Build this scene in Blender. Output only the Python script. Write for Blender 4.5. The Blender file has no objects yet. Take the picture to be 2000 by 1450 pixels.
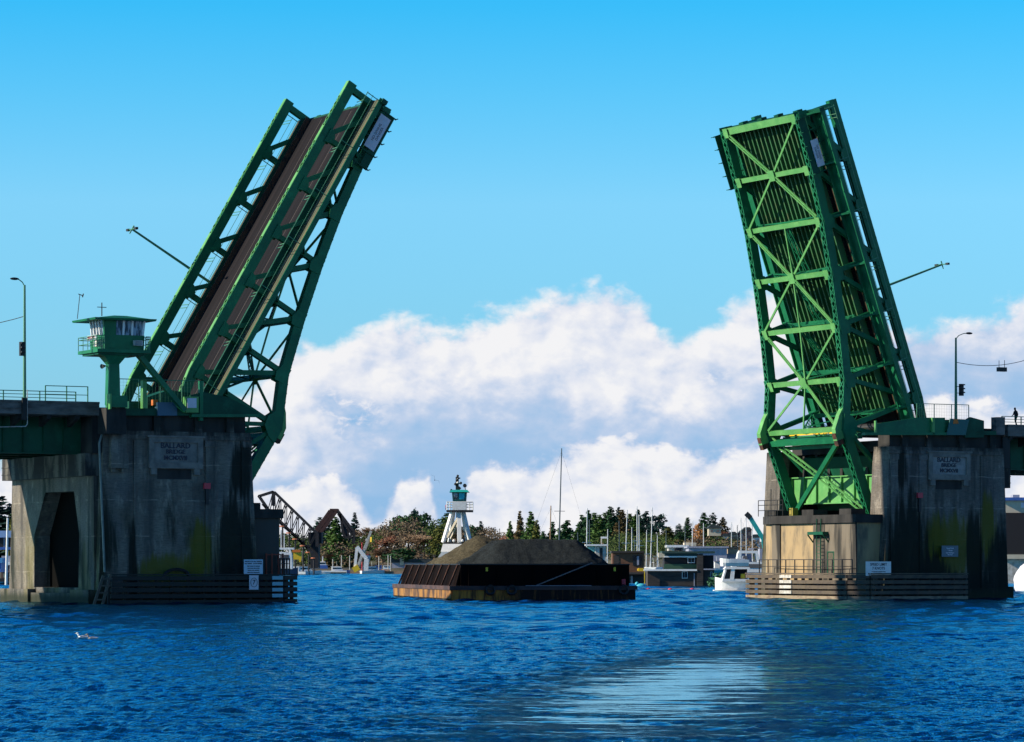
import bpy, bmesh, math, random
from mathutils import Vector, Matrix
R = math.radians
random.seed(7)
sc = bpy.context.scene
col = sc.collection

# ------------------------------------------------------------------ camera
FP, CH, HY = 6607.0, 3.1, 1105.0            # focal length in photo pixels, eye height, horizon row
cam_d = bpy.data.cameras.new('camera')
cam = bpy.data.objects.new('camera', cam_d)
col.objects.link(cam)
cam.location = (0, 0, CH)
cam.rotation_euler = (R(90), 0, 0)
cam_d.sensor_width = 36.0
cam_d.lens = FP / 2000 * 36.0
cam_d.shift_y = (HY - 725) / 2000
cam_d.clip_start = 0.5
cam_d.clip_end = 30000
sc.camera = cam

# ------------------------------------------------------------------ light
SUN_AZ, SUN_EL = R(-100), R(28)               # azimuth from +Y towards +X
sun_dir = Vector((math.sin(SUN_AZ) * math.cos(SUN_EL), math.cos(SUN_AZ) * math.cos(SUN_EL), math.sin(SUN_EL)))
sun_d = bpy.data.lights.new('sun', 'SUN')
sun_d.energy = 5.0
sun_d.angle = R(0.5)
sun_d.color = (1.0, 0.88, 0.70)
sun = bpy.data.objects.new('sun', sun_d)
col.objects.link(sun)
sun.rotation_euler = sun_dir.to_track_quat('Z', 'Y').to_euler()
sun.location = (-200, 0, 120)
sc.view_settings.view_transform = 'Standard'
sc.view_settings.look = 'None'
sc.view_settings.exposure = 0.6
sc.view_settings.gamma = 1.0

# ------------------------------------------------------------------ node helpers
class NT:
    def __init__(s, tree):
        s.t = tree; s.n = tree.nodes; s.l = tree.links
    def add(s, typ, **kw):
        nd = s.n.new(typ)
        for k, v in kw.items(): setattr(nd, k, v)
        return nd
    def put(s, sock, v):
        if isinstance(v, bpy.types.NodeSocket): s.l.new(v, sock)
        elif v is not None:
            if hasattr(sock.default_value, '__len__') and not hasattr(v, '__len__'): v = (v, v, v, 1)[:len(sock.default_value)]
            if hasattr(v, '__len__') and len(v) == 3 and len(sock.default_value) == 4: v = tuple(v) + (1,)
            sock.default_value = v
    def math(s, op, a, b=0.0, c=None, clamp=False):
        nd = s.add('ShaderNodeMath', operation=op, use_clamp=clamp)
        s.put(nd.inputs[0], a); s.put(nd.inputs[1], b)
        if c is not None: s.put(nd.inputs[2], c)
        return nd.outputs[0]
    def mix(s, f, a, b, mode='MIX'):
        nd = s.add('ShaderNodeMix', data_type='RGBA', blend_type=mode)
        s.put(nd.inputs[0], f); s.put(nd.inputs[6], a); s.put(nd.inputs[7], b)
        return nd.outputs[2]
    def sstep(s, v, lo, hi, a=0.0, b=1.0):
        nd = s.add('ShaderNodeMapRange', interpolation_type='SMOOTHSTEP')
        s.put(nd.inputs[0], v); s.put(nd.inputs[1], lo); s.put(nd.inputs[2], hi)
        s.put(nd.inputs[3], a); s.put(nd.inputs[4], b)
        return nd.outputs[0]
    def noise(s, vec, scale, detail=5.0, rough=0.55, dist=0.0):
        nd = s.add('ShaderNodeTexNoise')
        if vec is not None: s.put(nd.inputs['Vector'], vec)
        nd.inputs['Scale'].default_value = scale; nd.inputs['Detail'].default_value = detail
        nd.inputs['Roughness'].default_value = rough; nd.inputs['Distortion'].default_value = dist
        return nd.outputs[0]
    def mapv(s, vec, scale=(1, 1, 1), loc=(0, 0, 0), rot=(0, 0, 0)):
        nd = s.add('ShaderNodeMapping')
        s.put(nd.inputs[0], vec); nd.inputs[1].default_value = loc; nd.inputs[2].default_value = rot; nd.inputs[3].default_value = scale
        return nd.outputs[0]
    def curve(s, v, lo, hi, pts):
        """pts: (x, y) with x in [lo, hi]; y in 0..1"""
        mr = s.add('ShaderNodeMapRange'); s.put(mr.inputs[0], v)
        mr.inputs[1].default_value = lo; mr.inputs[2].default_value = hi
        nd = s.add('ShaderNodeFloatCurve'); s.l.new(mr.outputs[0], nd.inputs['Value'])
        c = nd.mapping.curves[0]
        ps = [((x - lo) / (hi - lo), y) for x, y in pts]
        c.points[0].location = ps[0]; c.points[1].location = ps[-1]
        for p in ps[1:-1]: c.points.new(*p)
        nd.mapping.use_clip = False
        nd.mapping.update()
        return nd.outputs[0]

# ------------------------------------------------------------------ sky: Nishita sky with procedural cumulus
world = bpy.data.worlds.new('World')
sc.world = world
world.use_nodes = True
w = NT(world.node_tree)
w.n.clear()
out = w.add('ShaderNodeOutputWorld')
bg = w.add('ShaderNodeBackground')
w.l.new(bg.outputs[0], out.inputs[0])
sky = w.add('ShaderNodeTexSky', sky_type='NISHITA')
sky.sun_disc = False
sky.sun_elevation = SUN_EL
sky.sun_rotation = SUN_AZ
sky.air_density = 1.0; sky.dust_density = 0.3; sky.ozone_density = 2.5
tc = w.add('ShaderNodeTexCoord')
sep = w.add('ShaderNodeSeparateXYZ'); w.l.new(tc.outputs['Generated'], sep.inputs[0])
AZ = w.math('MULTIPLY', w.math('ARCTAN2', sep.outputs[0], sep.outputs[1]), 57.29578)
EL = w.math('MULTIPLY', w.math('ARCSINE', sep.outputs[2]), 57.29578)
cmb = w.add('ShaderNodeCombineXYZ'); w.put(cmb.inputs[0], AZ); w.put(cmb.inputs[1], EL)
P2 = cmb.outputs[0]
def A_(px): return (px - 1000) / 115.3
def E_(py): return (1105 - py) / 115.3
tint = w.add('ShaderNodeValToRGB')
w.put(tint.inputs[0], w.math('DIVIDE', EL, 60.0, clamp=True))
SKY_TINT = [(0.0, (0.25, 0.42, 0.72)), (0.045, (0.29, 0.56, 0.82)), (0.073, (0.315, 0.635, 0.85)), (0.102, (0.36, 0.72, 0.90)), (0.131, (0.213, 0.715, 0.92)), (0.158, (0.088, 0.70, 0.95)),
            (0.24, (0.03, 0.58, 1.0)), (0.40, (0.012, 0.26, 0.66)), (0.6, (0.010, 0.10, 0.30)), (1.0, (0.012, 0.07, 0.2))]
el = tint.color_ramp.elements
el[0].position = SKY_TINT[0][0]; el[0].color = SKY_TINT[0][1] + (1,)
el[1].position = 1.0; el[1].color = SKY_TINT[-1][1] + (1,)
for p, c in SKY_TINT[1:-1]:
    e = el.new(p); e.color = c + (1,)
blue = w.mix(1.0, w.mix(1.0, sky.outputs[0], tint.outputs[0], 'MULTIPLY'), (2, 2, 2), 'MULTIPLY')
# cloud bank: upper edge by azimuth, broken up by noise; a second bright bank lies low in front of its grey base
def azc(pts, lo=-20, hi=20):
    q = [(A_(x), E_(y) / 8.0) for x, y in pts]
    q = [(lo, q[0][1])] + q + [(hi, q[-1][1])]
    return w.math('MULTIPLY', w.curve(AZ, lo, hi, q), 8.0)
edge = azc([(-400, 900), (60, 885), (300, 860), (430, 800), (520, 700), (575, 655), (600, 645), (640, 668), (690, 648), (745, 615), (775, 608), (835, 628), (870, 634), (925, 607), (985, 592), (1050, 574), (1120, 556), (1168, 553),
            (1190, 562), (1225, 568), (1255, 582), (1282, 622), (1310, 650), (1345, 640), (1400, 606), (1460, 572), (1560, 560), (1700, 610), (1780, 640), (1840, 622), (1900, 606), (1960, 592), (2010, 572), (2300, 540)])
low = azc([(-400, 960), (430, 960), (560, 925), (650, 900), (720, 870), (790, 825), (860, 790), (960, 775), (1060, 780), (1140, 810), (1210, 830), (1290, 850), (1360, 800), (1450, 790), (1600, 760), (1770, 680), (1850, 672), (1930, 690), (2010, 690), (2300, 690)])
bank = azc([(-400, 935), (430, 950), (540, 930), (620, 915), (690, 940), (745, 1000), (772, 935), (805, 918), (842, 930), (868, 1000), (905, 955), (950, 900), (1010, 905), (1080, 885), (1150, 862), (1215, 845), (1280, 838), (1340, 868), (1420, 872), (1500, 845), (1620, 840), (1780, 790), (1900, 775), (2010, 800), (2300, 800)])
def fields(loc):
    v = w.mapv(P2, (1, 1, 1), loc)
    big = w.noise(w.mapv(v, (.8, 1.1, 1)), 0.55, 4, 0.5, 0.2)
    puff = w.noise(w.mapv(v, (.85, 1.1, 1)), 1.35, 7, 0.52, 0.2)
    fine = w.noise(w.mapv(v, (.8, 1.2, 1)), 4.6, 6, 0.58, 0.3)
    return big, puff, fine
n_big, n_puff, n_fine = fields((3.1, 1.7, 0))
s_big, s_puff, s_fine = fields((3.1 - .20, 1.7 + .15, 0))        # the same fields a step towards the sun
def half(n, k): return w.math('MULTIPLY', w.math('SUBTRACT', n, 0.5), k)
def total(lst):
    t = lst[0]
    for x in lst[1:]: t = w.math('ADD', t, x)
    return t
mask = w.sstep(total([w.math('SUBTRACT', edge, EL), half(n_puff, 1.15), half(n_fine, .42)]), -0.04, 0.36)
def blob(px, py, rx, ry, amp):
    """smooth bump in direction space (degrees)"""
    dx = w.math('DIVIDE', w.math('SUBTRACT', AZ, A_(px)), rx / 115.3)
    dy = w.math('DIVIDE', w.math('SUBTRACT', EL, E_(py)), ry / 115.3)
    r2 = w.math('ADD', w.math('MULTIPLY', dx, dx), w.math('MULTIPLY', dy, dy))
    return w.math('MULTIPLY', w.math('EXPONENT', w.math('MULTIPLY', r2, -1.0)), amp)
w_up = w.sstep(total([w.math('SUBTRACT', EL, low), half(n_big, 1.1), half(n_puff, 1.0), half(n_fine, .35)]), -0.9, 0.8)
w_lo = w.sstep(total([w.math('SUBTRACT', bank, EL), half(n_puff, 1.0), half(n_fine, .45)]), -0.06, 0.30)
ww = w.math('MAXIMUM', w_up, w_lo)
dark = total([blob(700, 812, 62, 42, .95), blob(640, 780, 30, 26, .5), blob(1395, 735, 32, 24, .75), blob(1000, 985, 300, 18, .22), blob(1150, 720, 170, 40, .20), blob(620, 860, 120, 30, .22), blob(950, 640, 60, 12, .12), blob(700, 1010, 160, 26, .35)])
dark = w.math('MULTIPLY', dark, w.sstep(total([n_puff, half(n_fine, .7)]), .36, .56))
emb = total([w.math('MULTIPLY', w.math('SUBTRACT', n_puff, s_puff), 1.35), w.math('MULTIPLY', w.math('SUBTRACT', n_fine, s_fine), .35), w.math('MULTIPLY', w.math('SUBTRACT', n_big, s_big), 1.2)])
bright = total([w.math('MULTIPLY', ww, w.math('ADD', .80, w.math('ADD', emb, half(n_big, .5)))), w.math('MULTIPLY', dark, -0.8), w.math('MULTIPLY', half(n_puff, .22), 1.0)])
ramp = w.add('ShaderNodeValToRGB'); w.put(ramp.inputs[0], w.math('ADD', bright, 0.08, clamp=True))
re_ = ramp.color_ramp.elements; re_[0].position = 0.0; re_[0].color = (.285, .505, .78, 1); re_[1].position = 1.0; re_[1].color = (.90, .90, .92, 1)
e = re_.new(.38); e.color = (.50, .62, .82, 1); e = re_.new(.70); e.color = (.74, .78, .88, 1)
cloud = w.mix(1.0, ramp.outputs[0], (10, 10, 10), 'MULTIPLY')
full = w.mix(mask, blue, cloud)
w.put(bg.inputs[0], full)
bg.inputs[1].default_value = 0.066

# ------------------------------------------------------------------ materials
MATS = {}
def mat(name, base, rough=0.6, metal=0.0, var=0.0, vscale=1.0, col2=None, bump=0.0, bscale=None, spec=0.5, stretch=(1, 1, 1), lo=0.35, hi=0.7, emit=None, rust=0.0):
    m = bpy.data.materials.new(name); m.use_nodes = True
    t = NT(m.node_tree); p = t.n['Principled BSDF']
    p.inputs['Roughness'].default_value = rough; p.inputs['Metallic'].default_value = metal
    p.inputs['Specular IOR Level'].default_value = spec
    c = tuple(base) + (1,)
    tcn = t.add('ShaderNodeTexCoord'); v = t.mapv(tcn.outputs['Object'], stretch)
    nf = t.noise(v, vscale, 6, 0.6)
    c2 = tuple(col2) if col2 else tuple(x * (1 - var) for x in base)
    cc = t.mix(t.sstep(nf, lo, hi), c, c2 + (1,))
    if rust:
        rn = t.noise(t.mapv(tcn.outputs['Object'], (1, 1, .6), (3.3, 1.1, 7)), 2.2, 8, 0.72)
        fd = t.noise(t.mapv(tcn.outputs['Object'], (1, 1, 1), (9.3, 4.1, 2)), .9, 5, 0.65)
        cc = t.mix(t.math('MULTIPLY', t.sstep(fd, .5, .72), .4), cc, tuple(min(1, x * 1.7 + .006) for x in base) + (1,))
        cc = t.mix(t.math('MULTIPLY', t.sstep(rn, .62, .74), rust), cc, (.065, .030, .014, 1))
    t.put(p.inputs['Base Color'], cc)
    if bump:
        b = t.add('ShaderNodeBump'); b.inputs['Strength'].default_value = bump; b.inputs['Distance'].default_value = 0.05
        t.put(b.inputs['Height'], t.noise(v, bscale or vscale * 4, 6, 0.6)); t.l.new(b.outputs[0], p.inputs['Normal'])
    if emit:
        p.inputs['Emission Color'].default_value = tuple(emit[:3]) + (1,); p.inputs['Emission Strength'].default_value = emit[3]
    MATS[name] = m
    return m

GREEN = mat('green_paint', (0.010, 0.155, 0.062), 0.5, 0, 0.25, 0.45, (0.005, 0.105, 0.048), spec=.25, rust=.75, stretch=(1, 1, 1))
GREEND = mat('green_paint_dark', (0.004, 0.075, 0.038), 0.55, 0, 0.3, 0.5, spec=.2, rust=.7)
GREEN_LIT = mat('green_paint_lit', (0.115, 0.32, 0.095), 0.5, 0, 0.2, 0.7, (0.075, 0.27, 0.075), spec=.3, rust=.8)  # paler copy of the same green, paints in sunlight on lit faces
STRING = mat('stringer_paint', (0.030, 0.125, 0.040), 0.6, 0, 0.3, 1.2, (0.085, 0.095, 0.04), stretch=(1, 1, 3), lo=.45, hi=.8)
ROAD = mat('steel_grating_roadway', (0.015, 0.0125, 0.0150), 0.85, 0, 0.3, 0.9, (0.007, 0.007, 0.009), spec=0.1, stretch=(.05, 1.6, 1), lo=.3, hi=.65)
WALK = mat('sidewalk_plank', (0.105, 0.088, 0.045), 0.8, 0, 0.4, 1.4, (0.035, 0.04, 0.022), stretch=(.2, 2, 1))
RAIL = mat('rail_paint', (0.06, 0.22, 0.12), 0.5)
RUST = mat('rust_steel', (0.10, 0.035, 0.015), 0.85, 0, 0.5, 1.5, (0.03, 0.015, 0.01))
STEELK = mat('black_steel', (0.012, 0.012, 0.014), 0.6, 0, 0.4, 1.0)
WHITE = mat('white_paint', (0.78, 0.78, 0.76), 0.45, 0, 0.12, 2.0)
WHITED = mat('dirty_white_paint', (0.55, 0.54, 0.50), 0.6, 0, 0.3, 2.0, (0.3, 0.27, 0.22))
SIGNW = mat('sign_white', (0.62, 0.60, 0.66), 0.5, 0, 0.1, 3.0)
INK = mat('sign_ink', (0.015, 0.018, 0.04), 0.6)
REDP = mat('red_paint', (0.55, 0.03, 0.05), 0.5)
GLASS = mat('dark_glass', (0.01, 0.02, 0.03), 0.05, spec=1.0)
GLASSW = mat('blind_glass', (0.30, 0.38, 0.46), 0.15, 0, 0.7, 2.0, (0.03, 0.05, 0.07), stretch=(3, 3, .4), lo=.45, hi=.55)
TEAL = mat('teal_paint', (0.02, 0.36, 0.33), 0.4, 0, 0.2, 2)
YEL = mat('yellow_paint', (0.75, 0.5, 0.02), 0.5, 0, 0.2, 2)
ORG = mat('orange_tarp', (0.6, 0.16, 0.02), 0.7, 0, 0.2, 2)
DARKROOF = mat('dark_roofing', (0.03, 0.045, 0.05), 0.8, 0, 0.3, 1)
BLUEP = mat('blue_paint', (0.04, 0.12, 0.4), 0.5, 0, 0.2, 1)
DARKWOOD = mat('dark_timber', (0.05, 0.042, 0.038), 0.9, 0, 0.5, 1.2, (0.02, 0.018, 0.018), stretch=(.3, .3, 3))
BROWNW = mat('brown_siding', (0.16, 0.07, 0.035), 0.85, 0, 0.4, 1.5, stretch=(1, 1, 4))
GREYW = mat('grey_siding', (0.30, 0.31, 0.38), 0.7, 0, 0.2, .6, stretch=(1, 1, .3))
CREAM = mat('cream_wall', (0.55, 0.48, 0.36), 0.7, 0, 0.15, 1)
SKIN = mat('skin', (0.45, 0.28, 0.2), 0.6)
BLACKC = mat('black_cloth', (0.012, 0.012, 0.016), 0.9)

def concrete(name, base, dark, moss_amt, z_dark, seed, stains=()):
    """board-marked weathered concrete: vertical run-off streaks, pale pour joints, moss and a tide stain near the water"""
    m = bpy.data.materials.new(name); m.use_nodes = True
    t = NT(m.node_tree); p = t.n['Principled BSDF']
    p.inputs['Roughness'].default_value = 0.85; p.inputs['Specular IOR Level'].default_value = 0.25
    tcn = t.add('ShaderNodeTexCoord'); O = t.mapv(tcn.outputs['Object'], loc=(seed, seed * .7, 0))
    s3 = t.add('ShaderNodeSeparateXYZ'); t.l.new(tcn.outputs['Object'], s3.inputs[0]); Z = s3.outputs[2]
    n1 = t.noise(O, 0.35, 6, 0.6)
    c = t.mix(t.sstep(n1, 0.3, 0.7), base, tuple(x * 0.6 for x in base))
    cold = t.noise(O, 0.22, 3, 0.5)
    c = t.mix(t.math('MULTIPLY', t.sstep(cold, 0.45, 0.7), 0.5), c, (base[0] * .7, base[1] * .78, base[2] * 1.0))
    grain = t.noise(t.mapv(O, (2.5, 2.5, 14)), 1.0, 4, 0.7)
    c = t.mix(t.math('MULTIPLY', t.sstep(grain, 0.42, 0.68), 0.55), c, dark)
    pale = t.noise(t.mapv(O, (1.1, 1.1, .5), (5, 2, 8)), 1.1, 7, 0.7)
    c = t.mix(t.math('MULTIPLY', t.sstep(pale, 0.52, 0.72), 0.55), c, tuple(min(1, x * 1.9) for x in base))
    run = t.noise(t.mapv(O, (0.9, 0.9, 0.07)), 1.0, 5, 0.6)
    c = t.mix(t.math('MULTIPLY', t.sstep(run, 0.46, 0.66), 0.8), c, dark)
    # pale pour joints
    jz = t.math('ADD', Z, t.math('MULTIPLY', t.noise(O, 0.5, 3, 0.5), 0.25))
    j = t.math('PINGPONG', t.math('ADD', jz, 0.2), 1.45)
    jm = t.math('MULTIPLY', t.sstep(j, 0.0, 0.07, 1.0, 0.0), t.sstep(t.noise(O, 1.3, 3, .5), .42, .62))
    c = t.mix(t.math('MULTIPLY', jm, 0.6), c, tuple(min(1, x * 1.8) for x in base))
    # moss low down, in patches
    mossn = t.noise(t.mapv(O, (0.8, 0.8, 0.25)), 0.42, 5, 0.55, 0.5)
    mm = t.math('MULTIPLY', t.sstep(Z, 8.5, 3.0), t.sstep(mossn, 0.50, 0.60))
    c = t.mix(t.math('MULTIPLY', mm, moss_amt), c, (0.16, 0.14, 0.008))
    # black-green seepage
    blk = t.noise(t.mapv(O, (0.55, 0.55, 0.10), (4.4, 1.3, 0)), 0.75, 6, 0.6, 0.3)
    lowz = t.sstep(Z, 11.5, 2.5)
    bm_ = t.sstep(t.math('ADD', blk, t.math('MULTIPLY', lowz, z_dark)), 0.60, 0.74)
    c = t.mix(t.math('MULTIPLY', bm_, 0.92), c, (0.008, 0.013, 0.008))
    wob = t.math('MULTIPLY', t.math('SUBTRACT', t.noise(t.mapv(O, (2.0, 2.0, .13)), 1.0, 7, .65), .5), 3.4)
    for cx, cz, rx, rz, kind in stains:
        dx = t.math('DIVIDE', t.math('SUBTRACT', s3.outputs[0], cx), rx); dz = t.math('DIVIDE', t.math('SUBTRACT', Z, cz), rz)
        d = t.math('ADD', t.math('ADD', t.math('MULTIPLY', dx, dx), t.math('MULTIPLY', dz, dz)), wob)
        mk_ = t.sstep(d, 1.25, .45)
        c = t.mix(t.math('MULTIPLY', mk_, .93 if kind == 'k' else .85), c, (.006, .010, .007) if kind == 'k' else (.105, .095, .006))
    # top run-off from the deck joint
    topz = t.sstep(t.math('ADD', Z, t.math('MULTIPLY', t.noise(t.mapv(O, (1.6, 1.6, .2)), 1.0, 4, .6), 3.2)), 14.6, 16.0)
    c = t.mix(t.math('MULTIPLY', topz, 0.9), c, (0.012, 0.013, 0.012))
    tide = t.sstep(t.math('ADD', Z, t.math('MULTIPLY', n1, 0.6)), 1.5, 0.7)
    c = t.mix(t.math('MULTIPLY', tide, 0.9), c, (0.018, 0.024, 0.012))
    t.put(p.inputs['Base Color'], c)
    b = t.add('ShaderNodeBump'); b.inputs['Strength'].default_value = 0.5; b.inputs['Distance'].default_value = 0.06
    t.put(b.inputs['Height'], t.math('ADD', grain, n1)); t.l.new(b.outputs[0], p.inputs['Normal'])
    return m
CONC_L = concrete('weathered_concrete', (0.205, 0.18, 0.145), (0.055, 0.052, 0.048), 0.35, 0.12, 0.0,
    [(-1.6, 2.6, 3.4, 1.6, 'm'), (.9, 4.6, 1.1, 2.4, 'm'), (3.9, 3.2, 2.1, 5.8, 'k'), (4.6, 10.8, .9, 2.6, 'k'), (-5.0, 3.0, .5, 4.0, 'k')])
CONC_R = concrete('weathered_mossy_concrete', (0.20, 0.175, 0.145), (0.05, 0.047, 0.043), 0.4, 0.18, 13.3,
    [(1.2, 4.6, 3.6, 3.4, 'm'), (5.6, 6.6, 1.0, 3.2, 'm'), (-3.4, 4.2, 2.6, 5.6, 'k'), (-.6, 1.6, 2.4, 2.6, 'k'), (4.0, 3.6, 1.0, 5.2, 'k'), (7.0, 2.6, 1.6, 4.0, 'k'), (-3.9, 11.8, .6, 2.2, 'k'), (1.5, 1.2, 5.5, 1.3, 'k')])
CONC_D = mat('dark_concrete', (0.032, 0.030, 0.028), 0.9, 0, 0.5, 0.8, (0.009, 0.009, 0.009), stretch=(1, 1, .3))  # far darker concrete for recesses, end walls, undersides and copings
CONC_P = mat('parapet_concrete', (0.17, 0.15, 0.135), 0.9, 0, 0.5, 0.7, (0.06, 0.055, 0.05), bump=.3, stretch=(1, 1, 2.5))

# ------------------------------------------------------------------ geometry helpers
OFF = {}
class MB:
    def __init__(s): s.bm = bmesh.new()
    def box(s, x0, x1, y0, y1, z0, z1):
        vs = [s.bm.verts.new(p) for p in ((x0, y0, z0), (x1, y0, z0), (x1, y1, z0), (x0, y1, z0), (x0, y0, z1), (x1, y0, z1), (x1, y1, z1), (x0, y1, z1))]
        for f in ((0, 3, 2, 1), (4, 5, 6, 7), (0, 1, 5, 4), (1, 2, 6, 5), (2, 3, 7, 6), (3, 0, 4, 7)): s.bm.faces.new([vs[i] for i in f])
        return s
    def hexa(s, bot, top):
        a = [s.bm.verts.new(p) for p in bot]; b = [s.bm.verts.new(p) for p in top]; n = len(a)
        s.bm.faces.new(a[::-1]); s.bm.faces.new(b)
        for i in range(n): s.bm.faces.new((a[i], a[(i + 1) % n], b[(i + 1) % n], b[i]))
        return s
    def bar(s, p0, p1, w, h, up=(0, 0, 1)):
        """rectangular bar; w across, h along 'up'"""
        p0 = Vector(p0); p1 = Vector(p1); d = (p1 - p0)
        if d.length < 1e-6: return s
        d.normalize(); up = Vector(up)
        side = d.cross(up)
        if side.length < 1e-4: side = d.cross(Vector((0, 1, 0.01)))
        side.normalize(); u = side.cross(d).normalized()
        q = [side * (w / 2) * a + u * (h / 2) * b for a, b in ((-1, -1), (1, -1), (1, 1), (-1, 1))]
        return s.hexa([p0 + k for k in q], [p1 + k for k in q])
    def tube(s, p0, p1, r0, r1=None, n=8, cap=True):
        r1 = r0 if r1 is None else r1
        p0 = Vector(p0); p1 = Vector(p1); d = (p1 - p0).normalized()
        a = d.orthogonal().normalized(); b = d.cross(a)
        c0 = [s.bm.verts.new(p0 + (a * math.cos(t) + b * math.sin(t)) * r0) for t in [2 * math.pi * i / n for i in range(n)]]
        c1 = [s.bm.verts.new(p1 + (a * math.cos(t) + b * math.sin(t)) * r1) for t in [2 * math.pi * i / n for i in range(n)]]
        for i in range(n): s.bm.faces.new((c0[i], c0[(i + 1) % n], c1[(i + 1) % n], c1[i]))
        if cap: s.bm.faces.new(c0[::-1]); s.bm.faces.new(c1)
        return s
    def path(s, pts, r, n=6):
        for a, b in zip(pts[:-1], pts[1:]): s.tube(a, b, r, n=n)
        return s
    def prism(s, pts, axis, a0, a1):
        """polygon (p,q) extruded along axis: axis y -> points are (x,z); axis x -> (y,z); axis z -> (x,y)"""
        def mk(p, a): return {'y': (p[0], a, p[1]), 'x': (a, p[0], p[1]), 'z': (p[0], p[1], a)}[axis]
        return s.hexa([mk(p, a0) for p in pts], [mk(p, a1) for p in pts])
    def lathe(s, prof, c=(0, 0, 0), n=12):
        rings = []
        for r, z in prof:
            rings.append([s.bm.verts.new((c[0] + r * math.cos(2 * math.pi * i / n), c[1] + r * math.sin(2 * math.pi * i / n), c[2] + z)) for i in range(n)])
        for a, b in zip(rings[:-1], rings[1:]):
            for i in range(n): s.bm.faces.new((a[i], a[(i + 1) % n], b[(i + 1) % n], b[i]))
        s.bm.faces.new(rings[0][::-1]); s.bm.faces.new(rings[-1])
        return s
    def ball(s, c, r, sub=2, sc_=(1, 1, 1)):
        m = Matrix.Translation(c) @ Matrix.Diagonal((*[r * k for k in sc_], 1))
        bmesh.ops.create_icosphere(s.bm, subdivisions=sub, radius=1, matrix=m)
        return s
    def quad(s, a, b, c, d):
        s.bm.faces.new([s.bm.verts.new(p) for p in (a, b, c, d)]); return s
    def build(s, name, m, parent=None, fix=True, smooth=False, label=None, bevel=0):
        off = OFF.get(parent.name) if parent else None
        if off is not None: bmesh.ops.translate(s.bm, verts=s.bm.verts, vec=-Vector(off))
        if fix: bmesh.ops.recalc_face_normals(s.bm, faces=s.bm.faces)
        if bevel: bmesh.ops.bevel(s.bm, geom=s.bm.edges[:], offset=bevel, segments=1, affect='EDGES', profile=.5)
        me = bpy.data.meshes.new(name); s.bm.to_mesh(me); s.bm.free()
        for x in (m if isinstance(m, (list, tuple)) else [m]): me.materials.append(x)
        if smooth:
            for f in me.polygons: f.use_smooth = True
        o = bpy.data.objects.new(name, me); col.objects.link(o)
        if parent:
            o.parent = parent
            if off is not None: OFF[o.name] = off
        if label: o['label'] = label
        return o
def tag(o, label, cat, group=None, kind=None):
    o['label'] = label; o['category'] = cat
    if group: o['group'] = group
    if kind: o['kind'] = kind
    return o
def thing(name, label, cat, loc=(0, 0, 0), rotz=0.0, group=None):
    o = bpy.data.objects.new(name, None); col.objects.link(o)
    o.empty_display_size = 0.5
    o.location = loc; o.rotation_euler = (0, 0, rotz)
    return tag(o, label, cat, group)
def struct(o): o['kind'] = 'structure'; return o
# bridge frame: u along the bridge (towards the right and away), v across it (away from the camera), z up
AL, C0 = R(28.6), 293.0
ca, sa = math.cos(AL), math.sin(AL)
def W(u, v, z=0.0): return Vector((u * ca - v * sa, C0 + u * sa + v * ca, z))
def bthing(name, label, cat, u, v, z=0.0, group=None):
    o = thing(name, label, cat, W(u, v, z), AL, group)
    OFF[o.name] = (u, v, z)
    return o
def un(px, py, v=0.0):
    k = (px - 1000) / FP
    Y = (v + C0 * ca) / (-k * sa + ca); X = k * Y
    return X * ca + (Y - C0) * sa, CH + (HY - py) / FP * Y
def at(px, py, D): return Vector(((px - 1000) / FP * D, D, CH + (HY - py) / FP * D))
def copy_tree(o, parent=None):
    c = o.copy(); col.objects.link(c); c.parent = parent
    for ch in list(o.children):
        if ch.name != c.name: copy_tree(ch, c)
    return c
def text(s, size, m, name='lettering', depth=0.01, align='CENTER', spacing=1.0, bold=0.0):
    cu = bpy.data.curves.new(name, 'FONT'); cu.body = s; cu.size = size; cu.align_x = align; cu.align_y = 'CENTER'
    cu.extrude = depth; cu.space_character = spacing; cu.offset = bold; cu.resolution_u = 2
    tmp = bpy.data.objects.new('tmp_text', cu); col.objects.link(tmp)
    bpy.context.view_layer.update()
    me = bpy.data.meshes.new_from_object(tmp)
    bpy.data.objects.remove(tmp); bpy.data.curves.remove(cu)
    me.name = name; me.materials.clear(); me.materials.append(m)
    o = bpy.data.objects.new(name, me); col.objects.link(o)
    return o
def frame_xz(o, parent, x, y, z, back=False):
    """put lettering upright facing -y of its parent"""
    o.parent = parent; o.location = (x, y, z); o.rotation_euler = (R(90), 0, 0)
    return o

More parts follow.
